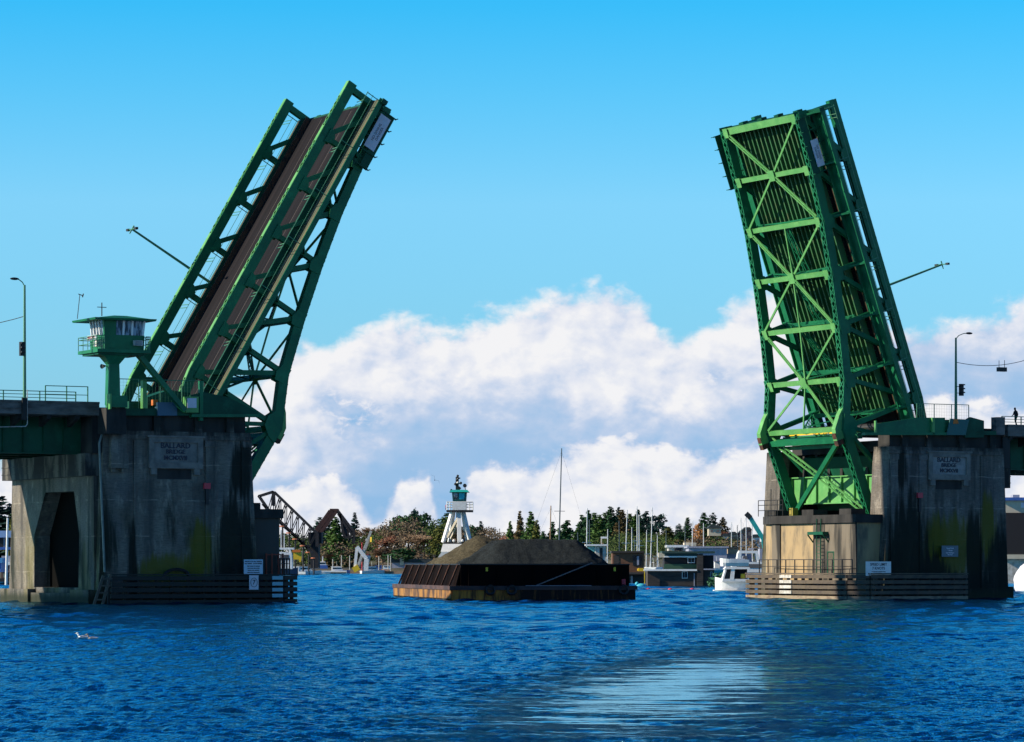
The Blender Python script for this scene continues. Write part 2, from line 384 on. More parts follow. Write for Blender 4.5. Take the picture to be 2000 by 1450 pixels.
# ------------------------------------------------------------------ water
def water_material():
    m = bpy.data.materials.new('channel_water'); m.use_nodes = True
    t = NT(m.node_tree); t.n.clear()
    out_ = t.add('ShaderNodeOutputMaterial')
    geo = t.add('ShaderNodeNewGeometry'); P = geo.outputs['Position']
    n1 = t.noise(t.mapv(P, (1.0, .8, 1)), 2.4, 3, 0.5, 0.3)
    n2 = t.noise(t.mapv(P, (1.0, .7, 1), rot=(0, 0, .5)), 6.5, 4, 0.62, 0.4)
    gust = t.noise(t.mapv(P, (.6, .25, 1)), 0.05, 3, 0.5)
    # a wind-sheltered slick lies just in front of the far pier
    s3 = t.add('ShaderNodeSeparateXYZ'); t.l.new(P, s3.inputs[0])
    dx = t.math('DIVIDE', t.math('SUBTRACT', s3.outputs[0], SLICK[0]), SLICK[2]); dy = t.math('DIVIDE', t.math('SUBTRACT', s3.outputs[1], SLICK[1]), SLICK[3])
    dx = t.math('SUBTRACT', dx, t.math('MULTIPLY', dy, SLICK[4]))
    d = t.math('SQRT', t.math('ADD', t.math('MULTIPLY', dx, dx), t.math('MULTIPLY', dy, dy)))
    d = t.math('ADD', d, t.math('MULTIPLY', t.math('SUBTRACT', t.noise(t.mapv(P, (.30, .75, 1)), 1.0, 8, .78), .5), 6.0))
    calm = t.sstep(d, 0.5, 1.3)
    h = t.math('ADD', t.math('MULTIPLY', n1, 0.9), t.math('MULTIPLY', n2, 0.42))
    amp = t.math('MULTIPLY', t.math('ADD', 0.55, t.math('MULTIPLY', gust, 0.9)), t.math('ADD', 0.04, t.math('MULTIPLY', calm, 0.96)))
    b = t.add('ShaderNodeBump'); b.inputs['Distance'].default_value = 0.12; b.inputs['Strength'].default_value = 1.0
    t.put(b.inputs['Height'], t.math('MULTIPLY', h, amp))
    fr = t.add('ShaderNodeFresnel'); fr.inputs['IOR'].default_value = 1.33; t.l.new(b.outputs[0], fr.inputs['Normal'])
    df = t.add('ShaderNodeBsdfDiffuse'); df.inputs['Color'].default_value = (0.0, 0.020, 0.062, 1); t.l.new(b.outputs[0], df.inputs['Normal'])
    gl = t.add('ShaderNodeBsdfGlossy'); gl.inputs['Color'].default_value = (0.40, 0.82, 1.0, 1); gl.inputs['Roughness'].default_value = 0.10; t.l.new(b.outputs[0], gl.inputs['Normal'])
    mx = t.add('ShaderNodeMixShader'); t.l.new(fr.outputs[0], mx.inputs[0]); t.l.new(df.outputs[0], mx.inputs[1]); t.l.new(gl.outputs[0], mx.inputs[2])
    t.l.new(mx.outputs[0], out_.inputs[0])
    return m
SLICK = (4.6, 89.0, 3.6, 34.0, 1.04)
WATER = water_material()
import numpy as np
ys = [54.0]
KX = 24                                        # plain columns either side of the finely rippled strip
while ys[-1] < 150: ys.append(ys[-1] + 0.11 * ys[-1] / 60)
while ys[-1] < 1500: ys.append(ys[-1] * 1.0036)
ys = [-400.0, -60.0, 20.0, 40.0] + ys + [2500, 12000]
def wave_h(x, y, lmin):
    rs = np.random.RandomState(5); h = np.zeros_like(x)
    for i in range(46):
        lam = 0.24 * 1.09 ** i
        a = rs.normal(1.35, .65); ph = rs.uniform(0, 6.28); kx, ky = math.cos(a) * 2 * math.pi / lam, math.sin(a) * 2 * math.pi / lam
        if lam < lmin: continue
        g = np.sin(x * kx * .13 + y * ky * .09 + ph * 3) + np.sin(x * ky * .07 - y * kx * .11 + ph)
        lim = max(.62, lmin * 1.5)
        h += (0.0200 * lam ** .9) * (1.0 if lam < lim else (lim / lam) ** 1.8) * np.sin(x * kx + y * ky + ph + .9 * g) * (0.55 + 0.45 * g)
    return h
nx = 420
ns = len(ys)
VV = np.zeros((ns, nx + 2 * KX, 3))
for j, y in enumerate(ys):
    wx = (max(y, 20) * 0.17 + 2) if y <= 1500 else y * 3
    xs = np.linspace(-wx, wx, nx)
    st = max(2 * wx / nx, (ys[min(j + 1, ns - 1)] - y) * .8)
    hz = wave_h(xs, np.full(nx, float(y)), st * 2.6) if 50 < y < 1500 else np.zeros(nx)
    d = np.hypot((xs - SLICK[0]) / SLICK[2] - SLICK[4] * (y - SLICK[1]) / SLICK[3], (y - SLICK[1]) / SLICK[3]) + .22 * np.sin(y * 1.9 + .7 * np.sin(xs * .8)) + .2 * np.sin(y * .63 + xs * .9) + .14 * np.sin(y * 3.7 - xs * 1.3)
    hz = hz * (0.05 + 0.95 * np.clip((d - .6) / .6, 0, 1) ** 1.3)
    g_ = (1 + np.arange(KX)) / KX
    side = wx + (wx * .5 + 4) * g_ + (900 + wx * 2) * g_ ** 5
    hs = wave_h(np.concatenate([-side[::-1], side]), np.full(2 * KX, float(y)), st * 4 + .7) * .6 if 50 < y < 1500 else np.zeros(2 * KX)
    fade = np.concatenate([1 - g_[::-1], 1 - g_])
    VV[j, :, 0] = np.concatenate([-side[::-1], xs, side]); VV[j, :, 1] = y
    VV[j, :, 2] = np.concatenate([(hs * fade)[:KX], hz, (hs * fade)[KX:]])
nw = nx + 2 * KX
idx = np.arange(ns * nw).reshape(ns, nw)
FF = np.stack([idx[:-1, :-1], idx[:-1, 1:], idx[1:, 1:], idx[1:, :-1]], -1).reshape(-1, 4)
me = bpy.data.meshes.new('water')
me.vertices.add(ns * nw); me.vertices.foreach_set('co', VV.reshape(-1))
me.loops.add(FF.size); me.loops.foreach_set('vertex_index', FF.reshape(-1).astype(np.int32))
me.polygons.add(len(FF)); me.polygons.foreach_set('loop_start', np.arange(0, FF.size, 4, dtype=np.int32)); me.polygons.foreach_set('loop_total', np.full(len(FF), 4, dtype=np.int32))
me.polygons.foreach_set('use_smooth', np.ones(len(FF), dtype=bool))
me.update(calc_edges=True); me.validate()
me.materials.append(WATER)
wo = bpy.data.objects.new('water', me); col.objects.link(wo); struct(wo)

# ------------------------------------------------------------------ bascule leaf (local x: towards the tip, y across, z: out of the road surface)
S0, N0 = 29.7, 4.0
VC = 6.3                                      # half spacing of the side trusses
def L(s, y, n): return Vector((s + S0, y, n + N0))
BOT = [(0, -4.55), (-4.8, -4.75), (-9.6, -5.15), (-14.4, -5.85), (-19.2, -6.75), (-24.0, -7.85), (-28.2, -9.6), (-36.6, -9.4)]
def laced_chord(mb_plate, mb_lace, pts, y, depth, out_n, width=0.74, lace_t=0.05, pitch=0.75, solid=()):
    """two web plates with X-lacing across the outer face; out_n +1: the lacing is on the outer (+n) face"""
    for (s0, n0), (s1, n1) in zip(pts[:-1], pts[1:]):
        d = Vector((s1 - s0, 0, n1 - n0)); ln = d.length; d.normalize()
        nn = Vector((-d.z, 0, d.x)); nn = nn if nn.z * out_n > 0 else -nn
        for e in (-1, 1):
            yy = y + e * (width / 2 - 0.04)
            a, b = L(s0, yy, n0) - nn * depth / 2, L(s1, yy, n1) - nn * depth / 2
            mb_plate.bar(a - d * .02, b + d * .02, 0.07, depth, up=nn)
            mb_plate.bar(a + nn * (depth / 2 - .03) + Vector((0, -e * .04, 0)), b + nn * (depth / 2 - .03) + Vector((0, -e * .04, 0)), 0.10, 0.055, up=nn)
        mb_plate.bar(L(s0, y, n0) - nn * (depth - .03), L(s1, y, n1) - nn * (depth - .03), width - .2, 0.05, up=nn)
        k = max(1, int(round(ln / pitch))); o = nn * 0.015
        for i in range(k):
            a, b = i / k, (i + 1) / k
            pa, pb = L(s0, y, n0) + d * ln * a, L(s0, y, n0) + d * ln * b
            q = width / 2 - 0.06
            tmid = (a + b) / 2
            if any(lo <= tmid <= hi for lo, hi in solid):
                mb_lace.bar(pa + o, pb + o, width - .12, 0.03, up=nn); continue
            mb_lace.bar(pa + o + Vector((0, -q, 0)), pb + o + Vector((0, q, 0)), 0.085, 0.03, up=nn)
            mb_lace.bar(pa + o + Vector((0, q, 0)) + nn * .01, pb + o + Vector((0, -q, 0)) + nn * .01, 0.085, 0.03, up=nn)
def ladder(m, p0, p1, wdir, width=0.62, t=0.10, pitch=0.55):
    """light laced strut"""
    p0 = Vector(p0); p1 = Vector(p1); wv = Vector(wdir).normalized() * width / 2; d = p1 - p0; ln = d.length
    up = d.cross(wv).normalized()
    m.bar(p0 + wv, p1 + wv, t, t, up=up); m.bar(p0 - wv, p1 - wv, t, t, up=up)
    k = max(2, int(ln / pitch))
    for i in range(k):
        a, b = p0 + d * (i / k), p0 + d * ((i + 1) / k); e = 1 if i % 2 else -1
        m.bar(a + wv * e, b - wv * e, 0.045, 0.045, up=up)

BIG = {}
def build_leaf(label):
    leaf = thing('bascule_leaf', label, 'drawbridge leaf', (0, 0, 0), 0, 'raised bridge leaves')
    TOPN = 0.0
    NODES = [0, -4.8, -9.6, -14.4, -19.2, -24.0, -28.2]
    for side in (-1, 1):
        y = side * VC
        a, b = MB(), MB()
        laced_chord(a, b, [(s, 0) for s in [0.45] + NODES[1:]] + [(-33.0, -0.6)], y, 0.80, 1, width=.60, solid=((0, .22), (.82, 1.0)))
        tc_ = a.build('top_chord', GREEN, leaf); b.build('lacing', GREEN_LIT, tc_)
        a, b = MB(), MB()
        laced_chord(a, b, [(0.3, -4.55)] + BOT[1:6] + [(-28.2, -9.6)], y, 0.82, -1)
        laced_chord(a, b, BOT[6:], y, 0.9, -1)
        bc = a.build('bottom_chord', GREEN, leaf); b.build('lacing', GREEN, bc)
        for i, (s, nb) in enumerate(zip(NODES, [x[1] for x in BOT])):
            m = MB()
            for e in (-1, 1):
                m.bar(L(s, y + e * .22, -.5), L(s, y + e * .22, nb + .5), 0.10, 0.42 if i else .5, up=(1, 0, 0))
            m.bar(L(s, y, -.5), L(s, y, nb + .5), .40, 0.10, up=(1, 0, 0))
            m.build('post', GREEN, leaf)
            if i:
                # diagonal from this bottom node up to the top node next nearer the tip is absent: it runs back from the tip side
                pass
        for i in range(1, 7):
            s_b, nb = NODES[i - 1], BOT[i - 1][1]
            m = MB()
            for e in (-1, 1):
                m.bar(L(NODES[i], y + e * .2, -.5), L(s_b, y + e * .2, nb + .45), 0.09, 0.40, up=(1, 0, 0))
            m.bar(L(NODES[i], y, -.5), L(s_b, y, nb + .45), .36, 0.08, up=(1, 0, 0))
            m.build('diagonal', GREEN, leaf)
            g = MB()
            for yy in (y - .41, y + .41):
                g.prism([tuple((L(p, 0, q).x, L(p, 0, q).z)) for p, q in ((s_b - .85, nb + .06), (s_b + .5, nb + .06), (s_b + .42, nb + .98), (s_b - .3, nb + 1.2), (s_b - .95, nb + .95))], 'y', yy - .02, yy + .02)
            g.build('bottom_gusset', GREEN, leaf)
            g = MB(); s_t = NODES[i]
            for yy in (y - .41, y + .41):
                g.prism([tuple((L(p, 0, q).x, L(p, 0, q).z)) for p, q in ((s_t - .5, -.6), (s_t + .85, -.6), (s_t + .7, -1.05), (s_t + .25, -1.3), (s_t - .32, -1.25))], 'y', yy - .02, yy + .02)
            g.build('top_gusset', GREEN, leaf)
        # knee plate: deep web at the bend of the bottom chord, arm back to the trunnion
        g = MB()
        for yy in (y - .43, y + .43):
            g.prism([tuple((L(p, 0, q).x, L(p, 0, q).z)) for p, q in ((-26.9, -8.9), (-28.2, -9.5), (-29.6, -9.5), (-29.3, -8.7), (-28.7, -8.0), (-27.9, -7.9), (-27.3, -8.2))], 'y', yy - .03, yy + .03)
        g.build('knee_gusset', GREEN, leaf)
        g = MB(); g.bar(L(-28.4, y, -8.4), L(-31.5, y, -3.0), .5, .34, up=(1, 0, 0)).bar(L(-29.0, y, -8.7), L(-35.0, y, -5.4), .5, .34, up=(1, 0, 0))
        g.build('heel_strut', GREEN, leaf)
        def bumper(out):
            g = MB(); g.prism([tuple((L(p, 0, q).x, L(p, 0, q).z)) for p, q in ((-26.3, -8.75), (-26.8, -9.15 - out * .25), (-27.9, -9.65 - out * .85), (-29.0, -9.7 - out), (-29.0, -9.5), (-28.2, -9.4), (-26.3, -8.6))], 'y', y - .3, y + .3)
            return g
        gg = bumper(.28).build('bumper_plate', GREEN_LIT, leaf)
        pd = MB().box(*sorted((L(-28.4, 0, 0).x, L(-29.3, 0, 0).x)), y - .26, y + .26, N0 - 10.05, N0 - 9.55).build('pad', RUST, gg)
        g2 = bumper(.72).build('tmp_b', GREEN_LIT, None); BIG[gg.data.name] = g2.data; bpy.data.objects.remove(g2)
        g2 = MB().box(*sorted((L(-28.3, 0, 0).x, L(-29.5, 0, 0).x)), y - .28, y + .28, N0 - 10.4, N0 - 9.75).build('tmp_b', RUST, None); BIG[pd.data.name] = g2.data; bpy.data.objects.remove(g2)
        # sidewalk outside the truss
        yo, yi = side * (VC + 1.75), side * (VC + 0.45)
        lo, hi = sorted((yo, yi))
        sw = MB().box(L(-31, 0, 0).x, L(.1, 0, 0).x, lo, hi, N0 - 2.75, N0 - 2.6).build('sidewalk', WALK, leaf)
        m = MB()
        lo, hi = sorted((yo, yo + side * .1))
        m.box(L(-31, 0, 0).x, L(.25, 0, 0).x, lo, hi, N0 - 3.05, N0 - 2.6)
        m.box(L(-30.9, 0, 0).x, L(.05, 0, 0).x, *sorted((side * (VC + .5), side * (VC + 1.7))), N0 - 2.79, N0 - 2.755)
        m.box(L(-31, 0, 0).x, L(.2, 0, 0).x, *sorted((yi - side * .05, yi + side * .06)), N0 - 3.1, N0 - 2.62)
        m.build('edge_girder', GREEN, leaf)
        for s in NODES[:7]:
            m = MB()
            m.bar(L(s, side * (VC + .3), -3.9), L(s, side * (VC + 1.7), -3.0), .14, .16, up=(1, 0, 0))
            m.bar(L(s, side * (VC + .3), -2.95), L(s, side * (VC + 1.7), -2.95), .14, .3, up=(1, 0, 0))
            m.build('sidewalk_bracket', GREEN, leaf)
        # railing: panels with framed bars
        m = MB(); yr = side * (VC + 1.7)
        for n in (-1.42, -1.98, -2.45):
            m.tube(L(-31, yr, n), L(.1, yr, n), 0.035 if n > -1.5 else .022, n=5)
        k = 0
        s = 0.0
        while s > -31:
            m.tube(L(s, yr, -2.6), L(s, yr, -1.42), .04, n=5); s -= 4.8
        m.build('railing', RAIL, leaf)
        for s in NODES[:6]:      # doubled lateral bars tying railing to truss at each panel
            m = MB()
            for ds in (-.16, .16): m.tube(L(s - .9 + ds, side * (VC + .3), -1.5), L(s - .9 + ds, yr, -1.42), .035, n=5)
            m.build('rail_tie', RAIL, leaf)
        # curb pipes beside the roadway
        m = MB()
        yc = side * (VC - .62)
        m.box(L(-31, 0, 0).x, L(0, 0, 0).x, *sorted((yc, yc + side * .28)), N0 - 2.7, N0 - 2.32)
        m.build('curb', RUST, leaf)
        m = MB()
        m.box(L(-31, 0, 0).x, L(-.2, 0, 0).x, *sorted((yc + side * .3, yc + side * .42)), N0 - 2.75, N0 - 2.05)
        m.build('traffic_rail', GREEND, leaf)
        # end screen below the deck near the tip, with rungs
        m = MB(); yk = side * (VC + .72)
        m.box(L(-5.4, 0, 0).x, L(-.1, 0, 0).x, *sorted((yk, yk + side * .05)), N0 - 5.0, N0 - 4.2)
        for s in (-.15, -1.4, -2.7, -4.0, -5.3):
            m.bar(L(s, yk + side * .08, -5.15), L(s, yk + side * .08, -2.9), .1, .1)
            m.bar(L(s, yk, -5.1), L(s, side * (VC + 1.25), -5.1), .06, .06)
        for n in (-3.1, -3.6, -4.1): m.tube(L(-5.3, yk, n), L(-.1, yk, n), .035, n=5)
        m.build('tip_screen', GREEND, leaf)
    # deck
    m = MB().box(L(-30.8, 0, 0).x, L(0, 0, 0).x, -VC + .62, VC - .62, N0 - 2.86, N0 - 2.70)
    m.build('roadway', ROAD, leaf)
    m = MB()
    for y in (-2.95, -.12, .12, 2.95): m.box(L(-30, 0, 0).x, L(-.3, 0, 0).x, y - .05, y + .05, N0 - 2.70, N0 - 2.692)
    m.build('lane_marking', mat('worn_lane_paint', (.045, .036, .034), .9), leaf)
    for s in NODES:
        m = MB()
        m.box(L(s, 0, 0).x - .035, L(s, 0, 0).x + .035, -VC + .3, VC - .3, N0 - 4.15, N0 - 3.3)
        m.box(L(s, 0, 0).x - .2, L(s, 0, 0).x + .2, -VC + .3, VC - .3, N0 - 4.21, N0 - 4.15)
        m.build('floor_beam', GREEN, leaf)
    for i in range(16):
        y = -5.35 + i * 10.7 / 15
        m = MB()
        m.box(L(-28.2, 0, 0).x, L(-.2, 0, 0).x, y - .03, y + .03, N0 - 3.55, N0 - 2.9)
        m.box(L(-28.2, 0, 0).x, L(-.2, 0, 0).x, y - .075, y + .075, N0 - 3.60, N0 - 3.55)
        m.build('stringer', STRING, leaf)
    m = MB()
    for i in range(40): s = -.7 * i - .3; m.box(L(s, 0, 0).x - .03, L(s, 0, 0).x + .03, -VC + .7, VC - .7, N0 - 2.98, N0 - 2.875)
    m.build('deck_bearer', GREEND, leaf)
    # end floor beam, tip nosing and lock
    m = MB(); m.box(L(-.1, 0, 0).x, L(.28, 0, 0).x, -VC - 2.1, VC + 2.1, N0 - 3.3, N0 - 2.78)
    for y in (-4.4, -1.2, 1.6, 4.8): m.box(L(.28, 0, 0).x, L(.5, 0, 0).x, y - .35, y + .35, N0 - 3.5, N0 - 2.9)
    m.build('tip_nosing', GREEND, leaf)
    # bottom struts and lateral bracing between the side trusses
    for i, (s, n) in enumerate(BOT[:7]):
        m = MB()
        w_ = .42 if i else .62
        m.bar(L(s, -VC + .37, n + .28), L(s, VC - .37, n + .28), w_, .34, up=(0, 0, 1))
        m.build('bottom_strut', GREEN_LIT, leaf)
        if i < 6:
            for e in (-1, 1): MB().bar(L(s - .55, e * (VC - .55), n - .02), L(s + .35, e * (VC - .55), n - .02), .75, .05, up=(0, 0, 1)).build('lateral_gusset', GREEN_LIT, leaf)
            if i % 2: MB().bar(L(s - .5, 0, n - .02), L(s + .5, 0, n - .02), .9, .06, up=(0, 0, 1)).build('lateral_gusset', GREEN_LIT, leaf)
    for i in range(6):
        s0, n0 = BOT[i]; s1, n1 = BOT[i + 1]
        for e in (-1, 1):
            if i % 2 == 0: a, b = L(s0 - .3, e * (VC - .6), n0 + .1), L(s1, 0, n1 + .1)
            else: a, b = L(s0, 0, n0 + .1), L(s1 + .3, e * (VC - .6), n1 + .1)
            m = MB()
            dbl = (e == -1) == (i % 2 == 0)
            if dbl:
                for k in (-.18, .18): m.bar(a + Vector((k, 0, 0)), b + Vector((k, 0, 0)), .11, .12, up=(0, 0, 1))
                dd = b - a
                for q in range(9): m.bar(a + dd * (q / 9) + Vector((-.18, 0, 0)), a + dd * ((q + .5) / 9) + Vector((.18, 0, 0)), .05, .05, up=(0, 0, 1))
            else: m.bar(a, b, .2, .12, up=(0, 0, 1))
            m.build('lateral_brace', GREEN_LIT, leaf)
        if i >= 2:
            m = MB().bar(L(s0, 0, n0 + .2), L(s1, 0, n1 + .2), .13, .13); m.build('sag_bar', GREEN_LIT, leaf)
    # sway frames under the deck
    for i in (2, 3, 4, 5, 6):
        s, n = BOT[i]
        for e in (-1, 1):
            m = MB(); ladder(m, L(s, 0, n + .4), L(s, e * (VC - .6), -4.1), (1, 0, 0)); m.build('sway_brace', GREEN, leaf)
        if i < 6:
            s2, n2 = BOT[i + 1]
            for e in (-1, 1):
                m = MB(); ladder(m, L(s, 0, n + .35), L(s2, e * .5, -4.1), (0, 1, 0), .6); m.build('sway_brace', GREEN, leaf)
    # tail bracing between the bent chords
    for e in (-1, 1):
        m = MB(); a, b = L(-28.8, e * (VC - .3), -9.3), L(-36.4, -e * (VC - .3), -9.2)
        if e == -1:
            ladder(m, a, b, (1, 0, 0), .62, .13, .6)
        else: m.bar(a, b, .42, .38); 
        m.build('tail_brace', GREEN_LIT if e == -1 else GREEN, leaf)
    m = MB().bar(L(-29.2, -VC, -9.2), L(-29.2, VC, -9.2), .5, .9, up=(0, 0, 1)).bar(L(-29.9, -VC, -8.9), L(-29.9, VC, -8.9), .3, .3); m.build('knee_girder', GREEN, leaf)
    m = MB().box(L(-37.2, 0, 0).x, L(-31.6, 0, 0).x, -VC + .8, VC - .8, N0 - 6.8, N0 - 4.2); m.build('counterweight', GREEND, leaf)
    m = MB().tube(L(-29.7, -VC - .9, -4.0), L(-29.7, VC + .9, -4.0), .35, n=12); m.build('trunnion', STEELK, leaf)
    return leaf

leaf_L = build_leaf('raised green truss leaf tilted rightward, its brown roadway facing the viewer')
leaf_R = copy_tree(leaf_L)
for b_ in leaf_R.children:
    if b_.name.startswith('bumper_plate'):
        b_.data = BIG[b_.data.name]
        for c_ in b_.children: c_.data = BIG[c_.data.name]
leaf_R['label'] = 'steeper raised green truss leaf showing its sunlit braced underside'
def place_leaf(o, u, z, ang, flip):
    c, s = math.cos(ang), math.sin(ang); A = Vector((ca, sa, 0)); V = Vector((-sa, ca, 0)); Zv = Vector((0, 0, 1))
    x = (-A if flip else A) * c + Zv * s
    n = (A if flip else -A) * s + Zv * c
    y = n.cross(x)
    o.matrix_world = Matrix(((x.x, y.x, n.x, 0), (x.y, y.y, n.y, 0), (x.z, y.z, n.z, 0), (0, 0, 0, 1)))
    o.location = W(u, 6.3, z)
    return x, y, n
TH_L, TH_R = R(59.5), R(70.3)
cl, sl = math.cos(TH_L), math.sin(TH_L); cr, sr = math.cos(TH_R), math.sin(TH_R)
UL, ZL = -15.99 - S0 * cl + N0 * sl, 43.61 - S0 * sl - N0 * cl
UR, ZR = 33.68 + S0 * cr - N0 * sr, 45.30 - S0 * sr - N0 * cr
axL = place_leaf(leaf_L, UL, ZL, TH_L, False)
axR = place_leaf(leaf_R, UR, ZR, TH_R, True)

def leaf_sign(leaf, side, s, n, lab, ln=3.2, hh=1.05, fs=.32):
    y = side * (VC + .84)
    m = MB(); m.box(L(s - ln * .65, 0, 0).x, L(s + ln * .35, 0, 0).x, *sorted((y, y + side * .05)), N0 + n - hh / 2, N0 + n + hh / 2)
    sg = m.build('notice_board', SIGNW, leaf, label=lab)
    t_ = text('NO DIVING\nDANGER', fs, INK, depth=.006)
    t_.parent = sg
    return sg, t_
leaf_sign(leaf_L, -1, -1.6, -4.2, 'white notice board with dark writing')[1].matrix_local = Matrix(((1, 0, 0, L(-2.1, 0, 0).x), (0, 0, -1, -(VC + .90)), (0, 1, 0, N0 - 4.25), (0, 0, 0, 1)))
leaf_sign(leaf_R, 1, -3.2, -4.0, 'white notice board with dark writing', 2.5, .8, .26)[1].matrix_local = Matrix(((-1, 0, 0, L(-3.55, 0, 0).x), (0, 0, 1, (VC + .90)), (0, 1, 0, N0 - 4.0), (0, 0, 0, 1)))
for o in list(col.objects):
    if o.name.startswith('lettering') and o.parent and o.parent.name.startswith('notice_board'): o['label'] = 'dark lettering'

# street lamps bolted across the leaves (they lie over with the leaf)
def leaf_lamp(px, py, th, flip, u0, z0, lab):
    u, z = un(px, py, 14.3)
    sgn = -1 if not flip else 1
    d = Vector((sgn * math.sin(th), 0, math.cos(th)))
    ln = 9.0
    o = bthing('bridge_lamp', lab, 'street lamp', u - d.x * ln, 14.3, z - d.z * ln, 'lamps standing on the raised leaves')
    top = Vector((u, 14.3, z)); b = top - d * ln
    MB().tube(b, top, .13, .09, 8).build('pole', RAIL, o)
    e = Vector((-d.z * sgn * -1, 0, d.x * sgn * -1))
    MB().tube(top - Vector((0, .9, 0)), top + Vector((0, .9, 0)), .05, n=6).tube(top - e * .35, top + e * .45, .07, .05, 6).build('lamp_arm', RAIL, o)
    MB().box(top.x - .12, top.x + .12, 13.2, 13.6, top.z - .1, top.z + .1).box(top.x - .12, top.x + .12, 15.0, 15.4, top.z - .1, top.z + .1).build('lamp_head', STEELK, o)
leaf_lamp(258, 448, TH_L, False, 0, 0, 'long lamp pole jutting from the roadway side of the rightward-leaning leaf')
leaf_lamp(1840, 517, TH_R, True, 0, 0, 'long lamp pole jutting from behind the steeper leaf with the bright underside')

# ------------------------------------------------------------------ piers
def pier(name_label, left):
    """local build in bridge coordinates; X(x): x = distance from the landward face (0) towards the channel"""
    sg = 1 if left else -1
    U = (lambda x: -39.9 + x) if left else (lambda x: 50.3 - x)
    M_ = CONC_L if left else CONC_R
    P = bthing('bridge_pier', name_label, 'bridge pier', U(8), 6.3, 0, 'concrete piers of the drawbridge')
    def bx(m, x0, x1, v0, v1, z0, z1):
        a, b = sorted((U(x0), U(x1))); m.box(a, b, v0, v1, z0, z1); return m
    def taper(m, x0, x1, v0, v1, z0, z1, dx=.0, dv=.0, dx1=None):
        dx1 = dx if dx1 is None else dx1
        bot = [(U(x0 - dx), v0 - dv, z0), (U(x1 + dx1), v0 - dv, z0), (U(x1 + dx1), v1 + dv, z0), (U(x0 - dx), v1 + dv, z0)]
        top = [(U(x0), v0, z1), (U(x1), v0, z1), (U(x1), v1, z1), (U(x0), v1, z1)]
        return m.hexa(bot, top)
    for v0, v1 in ((-3.9, -1.35), (14.0, 16.5)):
        m = MB(); taper(m, .55, 13.4, v0, v1, -1.5, 13.95, .55, .12, .75)
        m.build('tower_wall', M_, P)
    m = MB(); taper(m, 6.4, 10.6, -1.35, 14.0, -1.5, 13.6, 0, 0); bx(m, .4, 6.4, -1.34, 13.99, 12.2, 13.5)
    bx(m, 1.42, 2.0, -1.0, 13.8, -1.0, 11.0)  # black sheet close behind the opening, standing in for its inner shade
    m.build('core_wall', mat('pit_shade_black', (.004, .004, .004), .95, spec=.05), P)  # near-black colour paints in the shade of the pit
    # landward portal with a coffin-shaped opening
    if True:
        m = MB()
        outer = [(-3.3, -1.5), (-3.1, 10.3), (15.6, 10.3), (16.1, -1.5)]
        inner = [(0.2, 1.3), (0.0, 5.6), (1.2, 9.15), (7.7, 9.15), (10.3, 5.6), (10.3, 1.3)]
        x0, x1 = U(0), U(1.4)
        def fr(poly): m.prism(poly, 'x', *sorted((x0, x1)))
        fr([(-3.3, -1.5), (.2, -1.5), (.2, 1.3), (0, 5.6), (1.2, 9.15), (1.2, 10.3), (-3.1, 10.3)])
        fr([(1.2, 9.15), (7.7, 9.15), (7.7, 10.3), (1.2, 10.3)])
        fr([(16.1, -1.5), (10.3, -1.5), (10.3, 5.6), (7.7, 9.15), (7.7, 10.3), (15.6, 10.3)])
        fr([(.2, -1.5), (10.3, -1.5), (10.3, 1.3), (.2, 1.3)])
        m.build('portal', M_, P)
        m = MB()
        bx(m, -.7, 3.1, -3.75, .3, -1.5, 1.15); bx(m, -.7, 3.1, 10.0, 16.7, -1.5, 1.15)
        bx(m, -.45, 3.0, .3, 10.0, -1.5, .85)
        m.build('footing', M_, P)
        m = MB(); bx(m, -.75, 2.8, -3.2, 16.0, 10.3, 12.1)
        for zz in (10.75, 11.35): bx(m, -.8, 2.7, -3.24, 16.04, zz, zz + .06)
        m.build('bearing_cap', mat('stained_shaded_cap', (.13, .12, .10), .9, 0, .5, .8, (.018, .018, .018), stretch=(1, 1, .25), lo=.38, hi=.55), P)  # stain streaks, plus a darker tone that paints in the deck's shade
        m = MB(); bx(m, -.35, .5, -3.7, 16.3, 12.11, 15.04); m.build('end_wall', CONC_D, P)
    m = MB(); taper(m, 13.0, 14.2, -4.0, -1.25, -1.5, 1.0, 0, .1, .35); taper(m, -.1, 13.3, -4.15, -3.8, -1.5, .95, .3, .3)
    m.build('footing', M_, P)
    # front face: pilasters, string course, plaque, corbel
    F = -3.9
    for x0, x1, zb in ((9.35, 10.15, 1.0), (12.55, 13.35, 1.0), (3.1, 3.22, 1.0)):
        m = bx(MB(), x0, x1, F - .16, F + .3, zb, 13.2)
        if x0 > 5: bx(m, x0 - .08, x1 + .08, F - .24, F + .3, 12.75, 13.25)
        m.build('pilaster', M_, P)
    m = MB(); bx(m, .9, 13.5, F - .12, F + .3, 13.3, 13.62); m.build('string_course', M_, P)
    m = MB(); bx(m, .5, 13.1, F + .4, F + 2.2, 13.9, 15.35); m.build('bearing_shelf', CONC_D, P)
    for x in (1.4, 4.9, 8.5, 11.3): bx(MB(), x, x + .65, F + .02, F + .5, 13.97, 15.2).build('bearing_block', M_, P)
    # corbel pendant
    if left:
        m = MB(); bx(m, 1.0, 2.35, F - .5, F + .1, 12.1, 14.9); bx(m, .95, 2.45, F - .62, F + .1, 10.9, 12.1); bx(m, 1.1, 1.4, F - .4, F + .1, 10.6, 10.9); bx(m, 1.95, 2.25, F - .4, F + .1, 10.6, 10.9)
        m.build('corbel', M_, P)
    px0 = 4.3 if left else (U(0) - 41.1 - 4.7)
    xa, xb = (4.35, 9.05) if left else (4.55, 9.2)
    m = MB()
    bx(m, xa, xb, F - .32, F + .1, 13.05, 13.45)
    bx(m, xa, xb, F - .32, F + .1, 10.95, 11.45)
